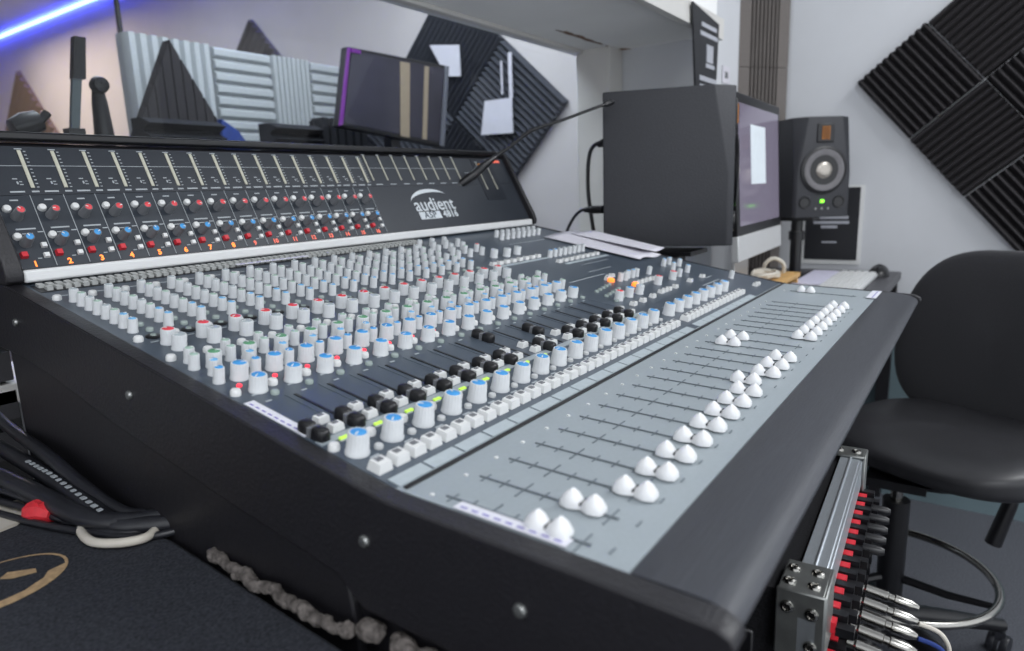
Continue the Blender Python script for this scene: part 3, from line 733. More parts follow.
# keyboard, notepad, mouse
kb = thing('computer_keyboard', 'white keyboard on the dark desk beside the mouse', 'keyboard', (2.03, -.555, ZD), radians(0))
MB().box((0,0,.006),(.43,.115,.012)).build('keyboard_body', SILVER, kb, bev=.003)
km = MB().box((0,0,0),(.0162,.0162,.005)).mesh('key', BTNW)
for i in range(5):
    for j in range(17): put(km, 'key', kb, (-.196+j*.0245,-.044+i*.022,.0145))
ms = thing('computer_mouse', 'black mouse at the right corner of the dark desk', 'mouse', (2.27, -.610, ZD))
def mf(u, v):
    a = 2*pi*u; c, s_ = se(a, 2.4); r_ = cos(v*pi/2)
    return (.055*c*r_, .032*s_*r_, .034*sin(v*pi/2)*(1+.1*c)+.001)
MB().grid(mf, 24, 8, 0, None, True).build('mouse_shell', BLK, ms)
MB().box((-.03,0,.029),(.02,.006,.008)).build('scroll_wheel', RUBBER, ms, bev=.002)
tag(MB().box((0,0,.006),(.36,.088,.012)).box((0,0,.013),(.35,.080,.003),1).build('notepad', [SILVER, pm('lilac_page',(206,204,222),.7)], None, (2.06,-.452,ZD)), 'pale lilac notepad lying left of the white keyboard', 'notepad')
# wooden riser with white cables
wr = thing('wooden_riser', 'small pine riser box on the desk under a heap of white cable', 'shelf', (1.93, -.315, ZD))
MB().box((0,0,.040),(.28,.12,.014)).build('top_board', WOOD, wr, bev=.002)
for s_ in (-1, 1): MB().box((s_*.13,0,.0165),(.014,.11,.033)).build('side_board', WOOD, wr)
wr.location = (1.77, -.372, ZD)
rnd = random.Random(5)
path = []
for k in range(34):
    a = k*.9; path.append((1.735+.07*cos(a)*(.6+.4*rnd.random()), -.368+.040*sin(a)*(.6+.4*rnd.random()), ZD+.054+.012*rnd.random()))
cable('white_cable', path, .0048, CABLEW, 'heap of off-white cable on the pine riser', n=8, k=3)
cable('white_cable', [(1.81,-.345,ZD+.053),(1.80,-.352,ZD+.082),(1.81,-.375,ZD+.098),(1.82,-.400,ZD+.082),(1.83,-.400,ZD+.054)], .006, CABLEW, 'off-white cable loop standing up at the right of the cable heap')
tag(MB().box((0,0,.03),(.12,.09,.06)).box((0,-.046,.03),(.09,.003,.035),1).build('small_grey_box', [SILVER, KNOBD], None, (1.52,-.22,ZD), bev=.004), 'small pale box on the desk behind the side-on speaker', 'box')

# ------------------------------------------------------------------ posters and wall notes
def poster(mx_, w_, h_, mats, bars, label, name='poster'):
    mb = MB(); mb.box((0,0,0),(w_,h_,.003),0)
    for x, y, a, b in bars: mb.box((x*w_, y*h_, .002),(a*w_,b*h_,.001),1)
    o = mb.build(name, mats); o.matrix_world = mx_; return tag(o, label, 'poster')
POSTER = pm('black_poster', (30,31,36), .5); POSTERI = pm('poster_print', (176,178,186), .6)
m = frame_matrix(Vector((XE-.006,-.432,Z0-.100)), Vector((0,-1,0)), Vector((0,0,1)), Vector((-1,0,0)))
mb = MB(); mb.box((0,0,-.001),(.205,.285,.002),2); mb.box((0,.004,.001),(.178,.262,.003),0)
v, f = text_mesh('SOUND', .026, .0004, .0006)
for x, y, a, b in [(.005,.028,.10,.010),(-.002,.010,.12,.010),(-.008,-.006,.055,.010),(-.005,-.062,.05,.006)]: mb.box((x,y,.003),(a,b,.001),1)
o = mb.build('wall_poster', [POSTER, POSTERI, BTNW]); o.matrix_world = m; tag(o, 'black framed poster on the right wall behind the far speaker', 'poster')
# hanging poster on the pier beside the niche, seen at a slant
a_ = radians(-18)
m = frame_matrix(Vector((1.775, YF-.030, Z0+.450)), Vector((cos(a_), sin(a_)*.0, -.00)), Vector((0, 0, 1)), Vector((0,-1,0)))
mb = MB(); w_, h_ = .235, .235
mb.prism([(-w_/2-.008,h_*.52),(w_/2,h_*.42),(w_/2-.02,-h_*.62),(-w_/2+.035,-h_*.62)], 2, 0, .006, 0)
for x, y, a, b in [(.02,.075,.14,.012),(.02,.050,.16,.012),(.03,.0,.06,.05),(.035,-.035,.08,.012),(.02,-.075,.16,.014),(.02,-.098,.15,.012),(.03,-.125,.09,.012)]: mb.box((x,y,.007),(a,b,.002),1)
o = mb.build('hanging_poster', [POSTER, POSTERI]); o.matrix_world = m; tag(o, 'black poster hanging at the right end of the window soffit', 'poster')
tag(MB().box((0,0,0),(.075,.003,.055)).box((.0,-.002,.0),(.03,.001,.02),1).build('wall_note', [PAPER, KNOBD], None, (2.07,YF-.003,Z0+.424)), 'small white note on the wall beside the corner foam', 'note')

# ------------------------------------------------------------------ chair
ct = thing('studio_chair', 'black draughtsman chair with round chrome foot ring at right', 'chair', (1.375, -.778, 0))
back = Vector((.905, -.425, 0)); side = Vector((.425, .905, 0))
sc_ = Vector((.095, -.092, 0))
def cush(u, v):
    a = 2*pi*u; c, s_ = se(a, 3.0)
    vv = v*2-1; k = (1-abs(vv)**4.5)**.42 if abs(vv) < 1 else 0.0
    p = sc_+back*(c*.225*k+.01)+side*(s_*.235*k)
    z = .548+.045*vv
    if vv > 0: z += .010*(abs(s_)**2)*k-.014*(max(0, -c)**3)*k-.012*(1-min(1,(c*c+s_*s_)))*0
    return (p.x, p.y, z)
MB().grid(cush, 48, 17, 0, None, True).build('seat', CHAIRV, ct)
MB().lathe([(.12,.488),(.13,.498),(.10,.504)], 24, 0, Matrix.Translation((sc_.x*.6,sc_.y*.6,0))).box((0,0,.492),(.16,.12,.02)).build('seat_plate', BLK, ct)
def bk(u, v):
    a = 2*pi*u; c, s_ = se(a, 3.3); vv = v*2-1; k = (1-abs(vv)**3.5)**.45 if abs(vv) < 1 else 0.0
    hz = s_*k; wx = c*k*(.238-.045*max(0, s_)-.012*max(0, -s_))+.022
    th = vv*.032
    p = sc_+back*(.205+th+.05*(hz*.5+.5)-.035*(1-(c*k)**2)*.0+.03*-(abs(c*k)**2))+side*wx
    return (p.x, p.y, .760+.222*hz)
MB().grid(bk, 48, 15, 0, None, True).build('backrest', CHAIRF, ct)
pb = sc_+back*.25
MB().tube([sc_+back*.05+Vector((0,0,.490)), pb+Vector((0,0,.485)), pb+back*.03+Vector((0,0,.52)), pb+back*.01+Vector((0,0,.66))], .013, 10).build('back_bar', BLK, ct)
MB().lathe([(.0135,.43),(.0135,.49)], 16).build('gas_piston', CHROME, ct)
MB().lathe([(.029,.165),(.029,.430),(.020,.43)], 24).build('gas_column', BLK, ct)
lv = sc_+Vector((-.02,-.135,0))
MB().tube([sc_*.5+Vector((.02,-.06,.490)), lv+Vector((.0,0,.480)), lv+Vector((.0,.012,.44)), lv+Vector((-.01,.035,.34))], [.010,.012,.015,.017], 10).build('lever', BLK, ct)
ring = [(.213*cos(2*pi*k/64), .213*sin(2*pi*k/64), .250) for k in range(64)]
MB().tube(ring, .0095, 12, closed=True).build('foot_ring', CHROME, ct)
for k in range(3):
    a = 2*pi*k/3+2.4; MB().tube([(.03*cos(a),.03*sin(a),.235),(.12*cos(a),.12*sin(a),.235),(.209*cos(a),.209*sin(a),.247)], [.010,.009,.007], 8).build('ring_spoke', BLK, ct)
MB().lathe([(.045,.09),(.048,.13),(.036,.172)], 24).build('base_hub', BLK, ct)
for k in range(5):
    a = 2*pi*k/5+.35; d = Vector((cos(a), sin(a), 0))
    lg_ = MB().tube([d*.03+Vector((0,0,.130)), d*.16+Vector((0,0,.105)), d*.30+Vector((0,0,.075))], [.026,.021,.015], 10).build('leg', BLK, ct)
    q = d*.295
    c_ = MB()
    for s_ in (-1, 1):
        c_.lathe([(.024,-.008),(.026,0),(.024,.008)], 18, 0, Matrix.Translation((q.x,q.y,.026)) @ Matrix.Rotation(a+.6,4,'Z') @ Matrix.Translation((0,s_*.014,0)) @ Matrix.Rotation(pi/2,4,'X'))
    c_.box((q.x,q.y,.050),(.022,.022,.022)); c_.build('caster', RUBBER, lg_)

# ------------------------------------------------------------------ rolling rack case with patchbay (front faces the operator)
RX0, RX1, RZ = .266, .652, Z0-.298
rk = thing('rack_case', 'black flight case rack with aluminium edges under the console front', 'rack case', (.459, -.650, 0), radians(2.6))
def K(x, y, z=0): return (x-.48, y+.66, z)
hw = (RX1-RX0)/2
MB().box((0, .075, RZ/2+.02), (hw*2-.02, .375, RZ-.052)).build('case_shell', CASEB, rk)
MB().box((0, -.127, RZ-.006), (hw*2, .024, .012)).box((0, -.139, RZ-.020), (hw*2, .006, .038)).box((0,-.128,RZ+.0012),(hw*2,.003,.002)).build('aluminium_edge', ALU, rk, bev=.0015)
for s_ in (-1, 1):
    MB().box((s_*(hw-.012), -.130, RZ/2), (.030, .018, RZ-.04)).build('aluminium_edge', ALU, rk, bev=.0015)
def corner(sx, big):
    mb = MB(); L = .050 if big else .030
    x0 = sx*hw; xi = x0-sx*L
    a, b = min(x0, xi)-.002, max(x0, xi)+.002
    mb.box(((a+b)/2, -.124, RZ+.002), (b-a, .040, .004))
    mb.box((x0+sx*.001, -.124, RZ-.030), (.004, .042, .068))
    mb.box(((a+b)/2, -.144, RZ-.030), (b-a, .004, .068))
    o = mb.build('corner_bracket', STEEL, rk, bev=.0015)
    rv = MB().lathe([(.0062,0),(.0055,.0018),(.0035,.0026),(.0030,.0012)], 14).mesh('rivet', CHROME)
    for dx in ((.012, .036) if big else (.015,)):
        put(rv, 'rivet', o, (x0-sx*dx, -.112, RZ+.004)); put(rv, 'rivet', o, (x0-sx*dx, -.133, RZ+.004))
    for dy, dz in [(-.134,-.015),(-.113,-.013),(-.134,-.048)]:
        put(rv, 'rivet', o, (x0+sx*.003, dy, RZ+dz), (0, sx*pi/2, 0))
corner(-1, True); corner(1, False)
MB().box((-hw-.002, .02, RZ-.115), (.010, .17, .022)).build('carry_handle', STEEL, rk, bev=.004)
MB().box((-hw+.001, .02, RZ-.10), (.006, .21, .10)).build('handle_dish', BLK, rk, bev=.01)
# patchbay: two rows of sockets, red collars, black latches
MB().box((0, -.128, RZ-.090), (hw*2-.06, .006, .09)).build('patch_panel', BLK, rk)
sk = MB().box((0,-.004,0),(.011,.017,.011),0).box((.0125,-.010,.002),(.010,.022,.010),1).box((0,-.020,-.003),(.011,.016,.009),1).mesh('patch_socket', [BTNR, BLK])
for r_ in range(2):
    for k in range(12): put(sk, 'patch_socket', rk, (-hw+.045+k*.0272, -.138, RZ-.050-r_*.036))
for s_ in (1, 5, 9, 13):
    MB().lathe([(.0035,0),(.0035,.004)], 10, 0, Matrix.Translation((-hw+.03+s_*.028,-.131,RZ-.075)) @ Matrix.Rotation(pi/2,4,'X')).build('rack_screw', CHROME, rk)
for k in range(4): MB().lathe([(.03,-.012),(.032,0),(.03,.012)], 20, 0, Matrix.Translation(((-1 if k < 2 else 1)*(hw-.05),(.0 if k % 2 else .22),.032)) @ Matrix.Rotation(pi/2,4,'Y')).box(((-1 if k < 2 else 1)*(hw-.05),(.0 if k % 2 else .22),.055),(.03,.05,.03)).build('caster', RUBBER, rk)
# jack plugs
jm = MB().lathe([(.0042,0),(.0042,.006),(.0062,.008),(.0062,.030),(.0050,.031),(.0050,.036),(.0062,.037),(.0062,.052),(.003,.060)], 14).mesh('jack_plug', CHROME)
jb = MB().lathe([(.0055,0),(.0055,.018),(.0035,.022)], 12).mesh('jack_plug', [BLK])
js = MB().lathe([(.0045,0),(.0045,.014)], 12).mesh('sleeve', [BTNG])
ord_ = ['nearest', 'second', 'third', 'fourth', 'fifth', 'sixth', 'seventh', 'eighth']
for k in range(6):
    x = -hw+.048+k*.0272; q = rk.matrix_world if False else Matrix.Translation(rk.location) @ Matrix.Rotation(radians(2.6),4,'Z')
    p = q @ Vector((x, -.158, RZ-.084))
    t = put(jm, 'jack_plug', None, tuple(p), (pi/2+radians(8), 0, radians(2.6)))
    tag(t, 'silver jack plug, %s from the near corner of the rack case' % ord_[k], 'plug', 'silver jack plugs in the rack patch bay')
    if k < 5:
        e = p+Vector((0, -.060, -.008))
        cable('patch_lead', [e, e+Vector((.006,-.022,-.010)), e+Vector((.010,-.030,-.045)), e+Vector((-.01,-.02,-.12)), e+Vector((-.03,.01,-.22))], .0024, [BLUEC, CABLEW, RUBBER, BLUEC, CABLEW][k],
              ('blue', 'white', 'black', 'blue', 'pale')[k]+' patch lead hanging from the %s jack plug' % ord_[k], 'cable', 'patch leads at the rack case', 8)
for k in range(6, 11):
    x = -hw+.048+k*.0272; p = q @ Vector((x, -.158, RZ-.050))
    t = put(jb, 'jack_plug', None, tuple(p), (pi/2, 0, radians(2.6)))
    tag(t, 'short black plug in socket %s along the rack case from its near corner' % ['seven','eight','nine','ten','eleven','twelve','thirteen','fourteen'][k-6], 'plug', 'black plugs in the rack patch bay')

# ------------------------------------------------------------------ speckled case top at lower left with cables
ZT = Z0-.235
tb = thing('equipment_case', 'dark speckled equipment case with a worn tan round mark, beside the console', 'case', (-.55, -.45, 0))
def T(x, y): return (x+.55, y+.45)
lid = [T(-.036,-.02),T(-.037,-.30),T(-.060,-.62),T(-.075,-1.0),T(-1.2,-1.0),T(-1.2,-.02)]
MB().prism(lid, 2, ZT-.03, ZT).build('case_lid', CASEF, tb, bev=.004)
lid2 = [(x*.995-.004, y*.99) for x, y in lid]
MB().prism(lid2, 2, .0, ZT-.03).build('case_body', CASEB, tb)
# worn stencil mark: ring and inner bar
mk = MB(); cx, cy = -.160, -.246
N = 40
def ringpt(a, r_): return (T(cx+.055*cos(a)*r_, cy+.042*sin(a)*r_)[0], T(cx+.055*cos(a)*r_, cy+.042*sin(a)*r_)[1], ZT+.0006)
vs = []; fs = []
for k in range(N):
    a = 2*pi*k/N; wd = .045 if (a < 3.4 or a > 5.9) else .26
    vs += [ringpt(a, 1), ringpt(a, 1-wd*(1 if random.random() > .2 else .9))]
for k in range(N): j = (k+1) % N; fs.append((2*k, 2*j, 2*j+1, 2*k+1))
mk.add(vs, fs, 0, None, False)
bar = [(-.144,-.232),(-.128,-.246),(-.130,-.254),(-.146,-.247),(-.152,-.238)]
mk.add([(*T(*p), ZT+.0006) for p in bar], [tuple(range(5))], 0, None, False)
mk.build('worn_mark', TANP, tb)
# frayed grey fluff along the console foot
fl = [(-.035,-.362),(-.041,-.397),(-.041,-.422),(-.045,-.457),(-.047,-.488),(-.048,-.531),(-.044,-.552)]
pts = []; rr = []; rnd = random.Random(2)
for i in range(len(fl)-1):
    for s_ in range(6):
        t = s_/6; x = fl[i][0]*(1-t)+fl[i+1][0]*t; y = fl[i][1]*(1-t)+fl[i+1][1]*t
        pts.append((x+rnd.uniform(-.002,.002), y, ZT+.003+rnd.uniform(0,.003))); rr.append(.0052)
fo = MB().tube(pts, rr, 8)
for bx, by, h_ in [(-.036,-.560,.016),(-.034,-.590,.013),(-.036,-.615,.011)]:
    fo.lathe([(.010,0),(.012,h_*.4),(.008,h_*.8),(.003,h_)], 9, 0, Matrix.Translation((bx,by,ZT)) @ Matrix.Diagonal((.75,1.25,.9,1)))
fo = fo.build('fabric_trim', FLUFF, sub=3)
fo.modifiers['subsurf'].subdivision_type = 'CATMULL_CLARK'
tx = bpy.data.textures.new('fluff_noise', 'CLOUDS'); tx.noise_scale = 0.011; tx.noise_depth = 4
dm = fo.modifiers.new('fray', 'DISPLACE'); dm.texture = tx; dm.strength = 0.009; dm.mid_level = 0.5; dm.texture_coords = 'GLOBAL'
tag(fo, 'frayed grey foam strip lying along the console foot', 'foam strip')
# cables over the case
H = ZT
def cb(pts, r, mat, label, nm='audio_cable', g='black cables over the case'):
    return cable(nm, [(x, y, H+z) for x, y, z in pts], r, mat, label, 'cable', g)
pc = cb([(-.052,.24,.020),(-.052,.12,.024),(-.056,-.02,.026),(-.060,-.12,.024),(-.062,-.20,.018),(-.060,-.245,.010),(-.046,-.268,.009),(-.028,-.285,.008)], .0085, RUBBER, 'thick black printed cable nearest the console side')
pr2 = MB(); rnd = random.Random(9)
for k in range(16):
    y = -.06-.0115*k; zz = H+.0262+.0085-max(0,(-y-.12))*.085; xx = -.0595-.03*(-y-.06)
    pr2.box((xx-.002, y, zz-.0006),(.0042, .0075*rnd.uniform(.6,1), .0012))
pr2.build('printed_marking', INK, pc)
cb([(-.092,.16,.016),(-.088,.05,.018),(-.084,-.04,.020),(-.080,-.13,.020),(-.074,-.20,.014),(-.062,-.238,.011),(-.046,-.258,.010),(-.026,-.272,.010)], .0100, RUBBER, 'thickest black cable in the middle of the bundle')
cb([(-.010,.28,.030),(-.025,.16,.044),(-.040,.04,.044),(-.050,-.08,.042),(-.052,-.18,.024),(-.044,-.230,.010),(-.026,-.255,.008)], .0068, RUBBER, 'black cable lying highest on the bundle against the console')
cb([(-.110,.02,.006),(-.100,-.07,.008),(-.090,-.13,.009),(-.080,-.19,.008),(-.066,-.25,.006),(-.048,-.272,.006),(-.026,-.285,.006)], .0036, RUBBER, 'thin black cable tied with red tape, lower one')
cb([(-.108,.03,.016),(-.097,-.05,.017),(-.087,-.12,.016),(-.076,-.18,.012),(-.060,-.24,.010),(-.045,-.265,.008),(-.026,-.278,.008)], .0036, RUBBER, 'thin black cable tied with red tape, upper one')
cb([(-.120,-.02,.005),(-.108,-.10,.005),(-.094,-.17,.005),(-.078,-.225,.005),(-.060,-.27,.004),(-.045,-.288,.004),(-.026,-.298,.004)], .0036, RUBBER, 'thin black cable outermost on the case lid')
cb([(-.079,-.215,.005),(-.084,-.238,.006),(-.083,-.257,.006),(-.071,-.277,.006),(-.055,-.287,.006),(-.041,-.280,.006)], .0042, CABLEW, 'short curved off-white cable lying before the black bundle', 'white_cable', None)
rt_ = MB()
rt_.tube([(-.0930,-.140,H+.010),(-.0885,-.150,H+.011),(-.085,-.158,H+.012),(-.082,-.168,H+.010)], [.009,.0125,.0115,.008], 8)
rt_.box((-.086,-.155,H+.021),(.010,.014,.004))
tag(rt_.build('cable_tie', REDTAPE), 'red tape wrapped round the thin black cables', 'tape')
tag(MB().prism([(-.080,-.08),(-.088,-.125),(-.105,-.140),(-.20,-.150),(-.20,-.06)], 2, H+.0005, H+.0035).build('cloth_scrap', CABLEW), 'pale beige cloth scrap under the cables at the left edge', 'cloth')
# equipment rack behind the case at the left edge
eq = thing('outboard_rack', 'dark open rack with grey units behind the console left corner', 'rack', (-.10, .20, 0))
MB().box((0,.045,.55),(.26,.03,1.10)).build('rack_back', BLK, eq)
for k in range(4): MB().box((.02,.015,.845+k*.055),(.20,.03,.040)).box((.06,-.003,.85+k*.055),(.05,.006,.012),1).build('rack_unit', [DESK, KNOBD], eq)
for k, (x, z) in enumerate([(-.03,.905),(-.015,.875),(.0,.89)]):
    MB().lathe([(.008,0),(.008,.03),(.005,.04)], 12, 0, Matrix.Translation((x,0,z)) @ Matrix.Rotation(pi/2,4,'X')).build('connector', REDTAPE if k % 2 == 0 else BTNW, eq)
MB().tube([(-.02,-.005,.86),(-.01,-.05,.90),(.0,-.06,.95),(-.01,-.03,.985),(-.03,0,1.0)], .004, 8).build('wire', STEEL, eq)

# ------------------------------------------------------------------ inside the booth
# foam screen : alternating tiles, light grey includes the pale reflection veil
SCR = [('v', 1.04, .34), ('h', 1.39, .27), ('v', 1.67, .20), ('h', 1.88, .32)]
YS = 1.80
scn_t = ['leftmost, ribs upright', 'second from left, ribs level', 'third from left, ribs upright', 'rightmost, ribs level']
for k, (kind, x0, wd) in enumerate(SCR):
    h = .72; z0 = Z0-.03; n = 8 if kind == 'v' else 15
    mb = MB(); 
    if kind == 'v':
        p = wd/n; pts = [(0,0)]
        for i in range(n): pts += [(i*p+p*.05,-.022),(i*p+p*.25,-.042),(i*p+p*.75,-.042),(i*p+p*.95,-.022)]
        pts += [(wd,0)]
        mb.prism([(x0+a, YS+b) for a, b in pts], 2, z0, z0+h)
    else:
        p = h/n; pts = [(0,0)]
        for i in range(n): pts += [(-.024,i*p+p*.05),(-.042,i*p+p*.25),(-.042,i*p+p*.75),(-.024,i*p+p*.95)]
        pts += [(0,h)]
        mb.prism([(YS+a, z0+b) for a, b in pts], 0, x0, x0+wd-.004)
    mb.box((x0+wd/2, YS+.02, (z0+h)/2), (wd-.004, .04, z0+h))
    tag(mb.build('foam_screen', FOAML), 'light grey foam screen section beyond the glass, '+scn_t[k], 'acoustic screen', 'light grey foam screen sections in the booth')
# dark triangle of the glass reflection, built as a solid ridged panel
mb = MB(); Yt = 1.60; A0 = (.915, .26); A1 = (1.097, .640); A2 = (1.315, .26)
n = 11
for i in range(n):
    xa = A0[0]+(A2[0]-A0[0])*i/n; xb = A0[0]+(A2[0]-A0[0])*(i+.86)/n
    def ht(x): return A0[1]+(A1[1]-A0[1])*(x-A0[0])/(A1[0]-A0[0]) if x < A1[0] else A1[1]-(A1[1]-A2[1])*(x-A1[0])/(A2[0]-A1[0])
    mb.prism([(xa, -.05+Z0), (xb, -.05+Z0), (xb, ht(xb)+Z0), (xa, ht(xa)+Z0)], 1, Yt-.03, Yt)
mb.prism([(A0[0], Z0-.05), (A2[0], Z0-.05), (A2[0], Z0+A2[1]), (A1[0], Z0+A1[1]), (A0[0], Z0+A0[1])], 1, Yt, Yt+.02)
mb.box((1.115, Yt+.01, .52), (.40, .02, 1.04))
tag(mb.build('reflection_gable', FOAM), 'dark pointed foam reflection, built as a panel before the light grey screen', 'acoustic foam')
def hblock(x0, x1, ztop, y, label, mat=FOAMB):
    mb = MB(); n = 6; h = .26; z0 = Z0+ztop-h; p = h/n; pts = [(0, 0)]
    for i in range(n): pts += [(-.015, i*p+p*.1), (-.06, i*p+p*.5), (-.015, i*p+p*.9)]
    pts += [(0, h)]
    mb.prism([(y+a, z0+b) for a, b in pts], 0, x0, x1); mb.box(((x0+x1)/2, y+.03, (z0+h)/2), (x1-x0, .06, z0+h))
    tag(mb.build('foam_block', mat), label, 'acoustic foam', 'black ridged foam blocks low in the booth')
hblock(.915, 1.20, .355, 1.50, 'black foam block with level ridges, at the foot of the pointed panel')
hblock(1.42, 1.66, .365, 1.50, 'black foam block with level ridges, left of the booth screen')
mb = MB()
for i in range(6): mb.box((1.685+i*.045, 1.50, (Z0+.40)/2), (.030, .07, Z0+.40))
mb.box((1.80, 1.53, (Z0+.40)/2), (.27, .03, Z0+.38)); tag(mb.build('foam_block', FOAMB), 'black foam block with upright ridges behind the booth screen', 'acoustic foam')
tag(MB().prism([(1.21,Z0-.05),(1.36,Z0-.05),(1.345,Z0+.27),(1.30,Z0+.33),(1.235,Z0+.37)], 1, 1.52, 1.55).box((1.285,1.535,.52),(.14,.03,1.04)).build('cloth_cover', BLUEC), 'deep blue cloth at the right foot of the pointed panel', 'cloth')
# control-room foam diamonds reflected in the glass, built solid on the booth end wall
XB = 2.449
def diamond(Y, Z, s, label, mat, n=12, halves=1):
    t = foam_mesh('reflected_diamond', s, n, .05, mat)
    o = put(t, 'reflected_diamond'); a = Vector((0, .707, -.707)); b = Vector((0, -.707, -.707))
    o.matrix_world = frame_matrix(Vector((XB, Y, Z0+Z)), a, b, Vector((-1, 0, 0)))
    if o.matrix_world.to_3x3().determinant() < 0: o.matrix_world = frame_matrix(Vector((XB, Y, Z0+Z)), b, a, Vector((-1, 0, 0)))
    return tag(o, label, 'acoustic foam', 'foam diamond reflections built on the booth end wall')
diamond(6.46, 1.29, 1.05, 'tan foam diamond reflection at the far left of the glass, built solid', FOAMT)
diamond(2.95, 1.16, .60, 'small grey foam peak reflection, built solid above the light screen', FOAMG)
# large stepped cluster: mirror image of the right-wall foam, built as solid tiles
s = .46; org = Vector((XB, .70, Z0+.452)); aa = Vector((0, .735, .678)); bb2 = Vector((0, .678, -.735))
lm_ = foam_mesh('acoustic_foam_tile', s*.985, 16, .045, pm('hazed_reflection_foam', (78, 80, 87), 0.95, noise=0.15, scale=200, spec=0.1))  # grey lifted to paint in the haze over the reflection
nm = {(0,0):'right-hand corner tile', (1,0):'upper tile', (0,1):'lower tile', (1,1):'middle tile', (1,2):'bottom left tile', (0,2): 'bottom tile'}
for (i, j), l_ in nm.items():
    o = put(lm_, 'acoustic_foam_tile'); p = org+aa*s*i+bb2*s*j
    m = frame_matrix(p, aa, bb2, nx)
    if m.to_3x3().determinant() < 0: m = frame_matrix(p+bb2*s*.985, aa, -bb2, nx)
    if (i+j) % 2:
        m = frame_matrix(p, bb2, aa, nx)
        if m.to_3x3().determinant() < 0: m = frame_matrix(p+aa*s*.985, bb2, -aa, nx)
    o.matrix_world = m; tag(o, 'black foam tile reflection built on the booth end wall, %s of the big cluster' % l_, 'acoustic foam', 'big black foam cluster reflected in the glass, built solid')
# booth screen (dark panel display with violet edge)
bs = thing('booth_screen', 'dark flat screen with violet left edge seen through the glass', 'screen', (1.74, 1.10, 0), radians(0))
q = [(-.245,.605),(.315,.605),(.252,.262),(-.315,.318)]
MB().prism([(x, z+Z0) for x, z in q], 1, -.02, .02).build('screen_frame', BLK, bs, bev=.004)
q2 = [(-.232,.592),(.295,.590),(.236,.280),(-.298,.332)]
MB().prism([(x, z+Z0) for x, z in q2], 1, -.024, -.020).build('screen_panel', pm('dark_screen_glass',(58,56,68),.15,noise=.25,scale=3), bs)
bar_ = [(.02,.585),(.075,.585),(.045,.292),(-.005,.297)]; bar2 = [(.165,.585),(.19,.585),(.15,.288),(.125,.29)]
MB().prism([(x, z+Z0) for x, z in bar_], 1, -.0265, -.024).prism([(x, z+Z0) for x, z in bar2], 1, -.0265, -.024).build('lit_bands', pm('lit_band',(140,128,110),.3,emit=(160,146,124),estr=.25), bs)
MB().prism([(-.252+.004,.60+Z0),(-.240,.60+Z0),(-.306,.325+Z0),(-.320,.320+Z0)], 1, -.028, -.018).prism([(-.235,.598+Z0),(-.19,.598+Z0),(-.19,.585+Z0),(-.235,.585+Z0)], 1, -.028, -.02).build('violet_edge', VIOLET, bs)
MB().prism([(.30,.60+Z0),(.318,.602+Z0),(.258,.262+Z0),(.238,.268+Z0)], 1, -.03, -.02).build('bezel_edge', pm('dim_bezel',(120,122,130),.4), bs)
MB().box((0,.03,(Z0+.3)/2),(.05,.04,Z0+.3)).box((0,.03,.01),(.4,.3,.02)).build('floor_post', BLK, bs)
# pale poster reflections near the big cluster, built as thin sheets
for (x, z, w_, h_, l_) in [(1.99,.62,.10,.12,'white reflection sheet high on the booth foam cluster'),(2.0,.36,.17,.13,'white reflection sheet low on the booth foam cluster')]:
    pass
def note(polys, label):
    mb = MB()
    for p in polys: mb.prism([(y, z+Z0) for y, z in p], 0, 2.384, 2.389)
    tag(mb.build('reflected_sheet', PAPER), label, 'paper', 'white reflections built as sheets in front of the booth foam cluster')
note([[(1.46,.79),(1.27,.765),(1.27,.62),(1.36,.63)]], 'white torn-edged reflection, built as a sheet high on the black foam cluster behind the glass')
note([[(1.13,.49),(.97,.49),(.97,.33),(1.16,.335)],[(.985,.49),(.965,.49),(.965,.69),(.985,.69)],[(1.03,.51),(1.02,.51),(1.02,.66),(1.03,.66)]], 'white reflection with upright strips, built as a sheet low on the black foam cluster behind the glass')
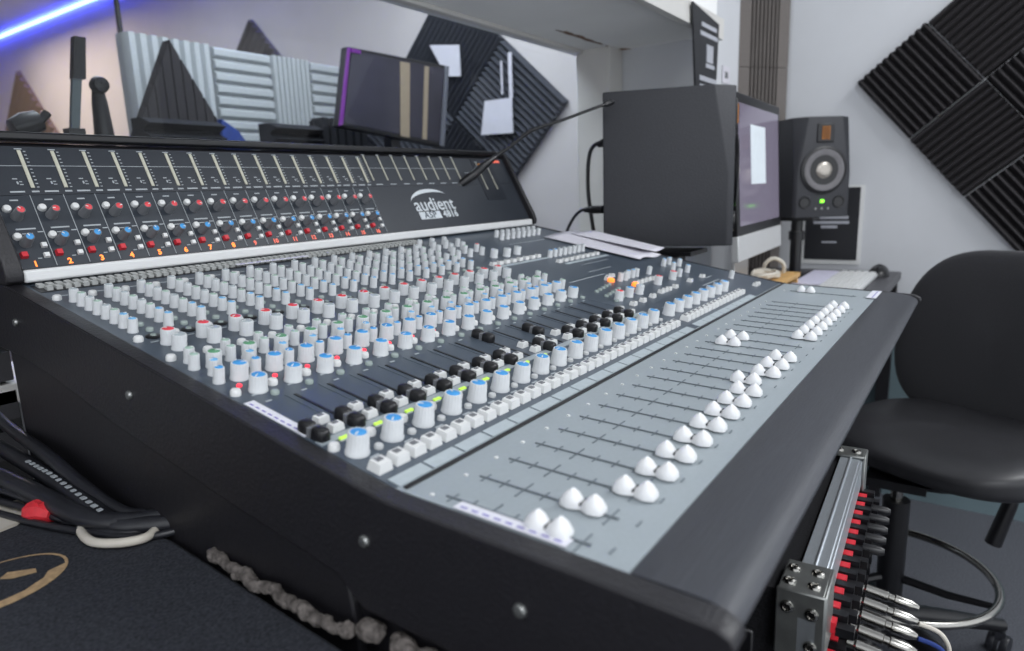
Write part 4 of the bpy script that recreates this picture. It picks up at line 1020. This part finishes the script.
# microphones and stands
def micstand(x, y, topz, label, kind):
    t = thing('microphone_stand', label, 'microphone stand', (x, y, 0), 0, 'microphone stands in the booth')
    MB().lathe([(.028,0),(.028,.012),(.02,.02)], 24).build('base', BLK, t)
    if kind == 'slab':
        MB().tube([(0,0,.02),(0,0,Z0+.20)], .009, 10).build('pole', BLK, t)
        MB().box((.0,0,Z0+.222),(.034,.03,.03)).build('clamp', BLK, t)
        MB().prism([(-.010,Z0+.225),(.008,Z0+.225),(.033,Z0+.36),(.014,Z0+.36)], 1, -.006, .006).build('lower_bar', pm('grey_bar',(92,104,106),.4), t)
        MB().prism([(.011,Z0+.345),(.037,Z0+.345),(.050,Z0+.435),(.027,Z0+.435)], 1, -.01, .01).build('upper_bar', BLK, t)
    elif kind == 'boom':
        MB().tube([(0,0,.02),(0,0,Z0+.74),(.001,0,Z0+.90),(.002,0,Z0+1.3)], [.011,.011,.010,.010], 10).build('pole', BLK, t)
        MB().box((.002,-.005,Z0+.70),(.040,.03,.06)).build('clamp', BLK, t)
    elif kind == 'body':
        MB().tube([(0,0,.02),(0,0,Z0+.20)], .009, 10).build('pole', BLK, t)
        MB().lathe([(.020,Z0+.16),(.021,Z0+.22),(.016,Z0+.30),(.011,Z0+.335)], 16).build('microphone_body', BLK, t)
        MB().lathe([(.004,-.018),(.016,-.015),(.020,0),(.016,.015),(.004,.018)], 18, 0, Matrix.Translation((0,-.01,Z0+.335)) @ Matrix.Rotation(pi/2,4,'X')).build('knuckle', BLK, t)
    else:
        MB().tube([(0,0,.02),(0,0,Z0+.20)], .009, 10).build('pole', BLK, t)
        MB().lathe([(.006,-.03),(.020,-.028),(.026,.0),(.022,.028),(.006,.032)], 16, 0, Matrix.Translation((-.01,0,Z0+.240)) @ Matrix.Rotation(1.2,4,'Y')).build('microphone_head', BLK, t)
        MB().tube([(-.005,0,Z0+.225),(.035,0,Z0+.268)], .009, 10).build('microphone_body', BLK, t)
micstand(.322, .80, 0, 'dark microphone clump at the far left behind the glass', 'mic')
micstand(.405, .80, 0, 'upright black bar on a stand before the cream wall', 'slab')
micstand(.468, .80, 0, 'black microphone with a round knuckle, right of the upright bar', 'body')
micstand(1.170, 2.05, 0, 'thin black boom pole rising out of the picture behind the foam screen', 'boom')
# reflection of the control-room blue LED strip, built at the booth ceiling edge
tag(MB().box((2.434, 4.6, ZC-.022), (.016, 5.2, .016)).build('reflected_led_strip', LEDB), 'glowing blue light strip reflection, built along the booth ceiling edge', 'light strip')
# ceiling lamps
for x, y, l_ in ((1.72,-1.95,'flat white ceiling lamp over the chair side'),(-1.0,-2.0,'flat white ceiling lamp behind the camera')):
    t = thing('ceiling_lamp', l_, 'lamp', (x, y, ZC)); MB().box((0,0,-.012),(1.24,.64,.02)).build('lamp_tray', WHITEP, t)
bpy.context.view_layer.update()
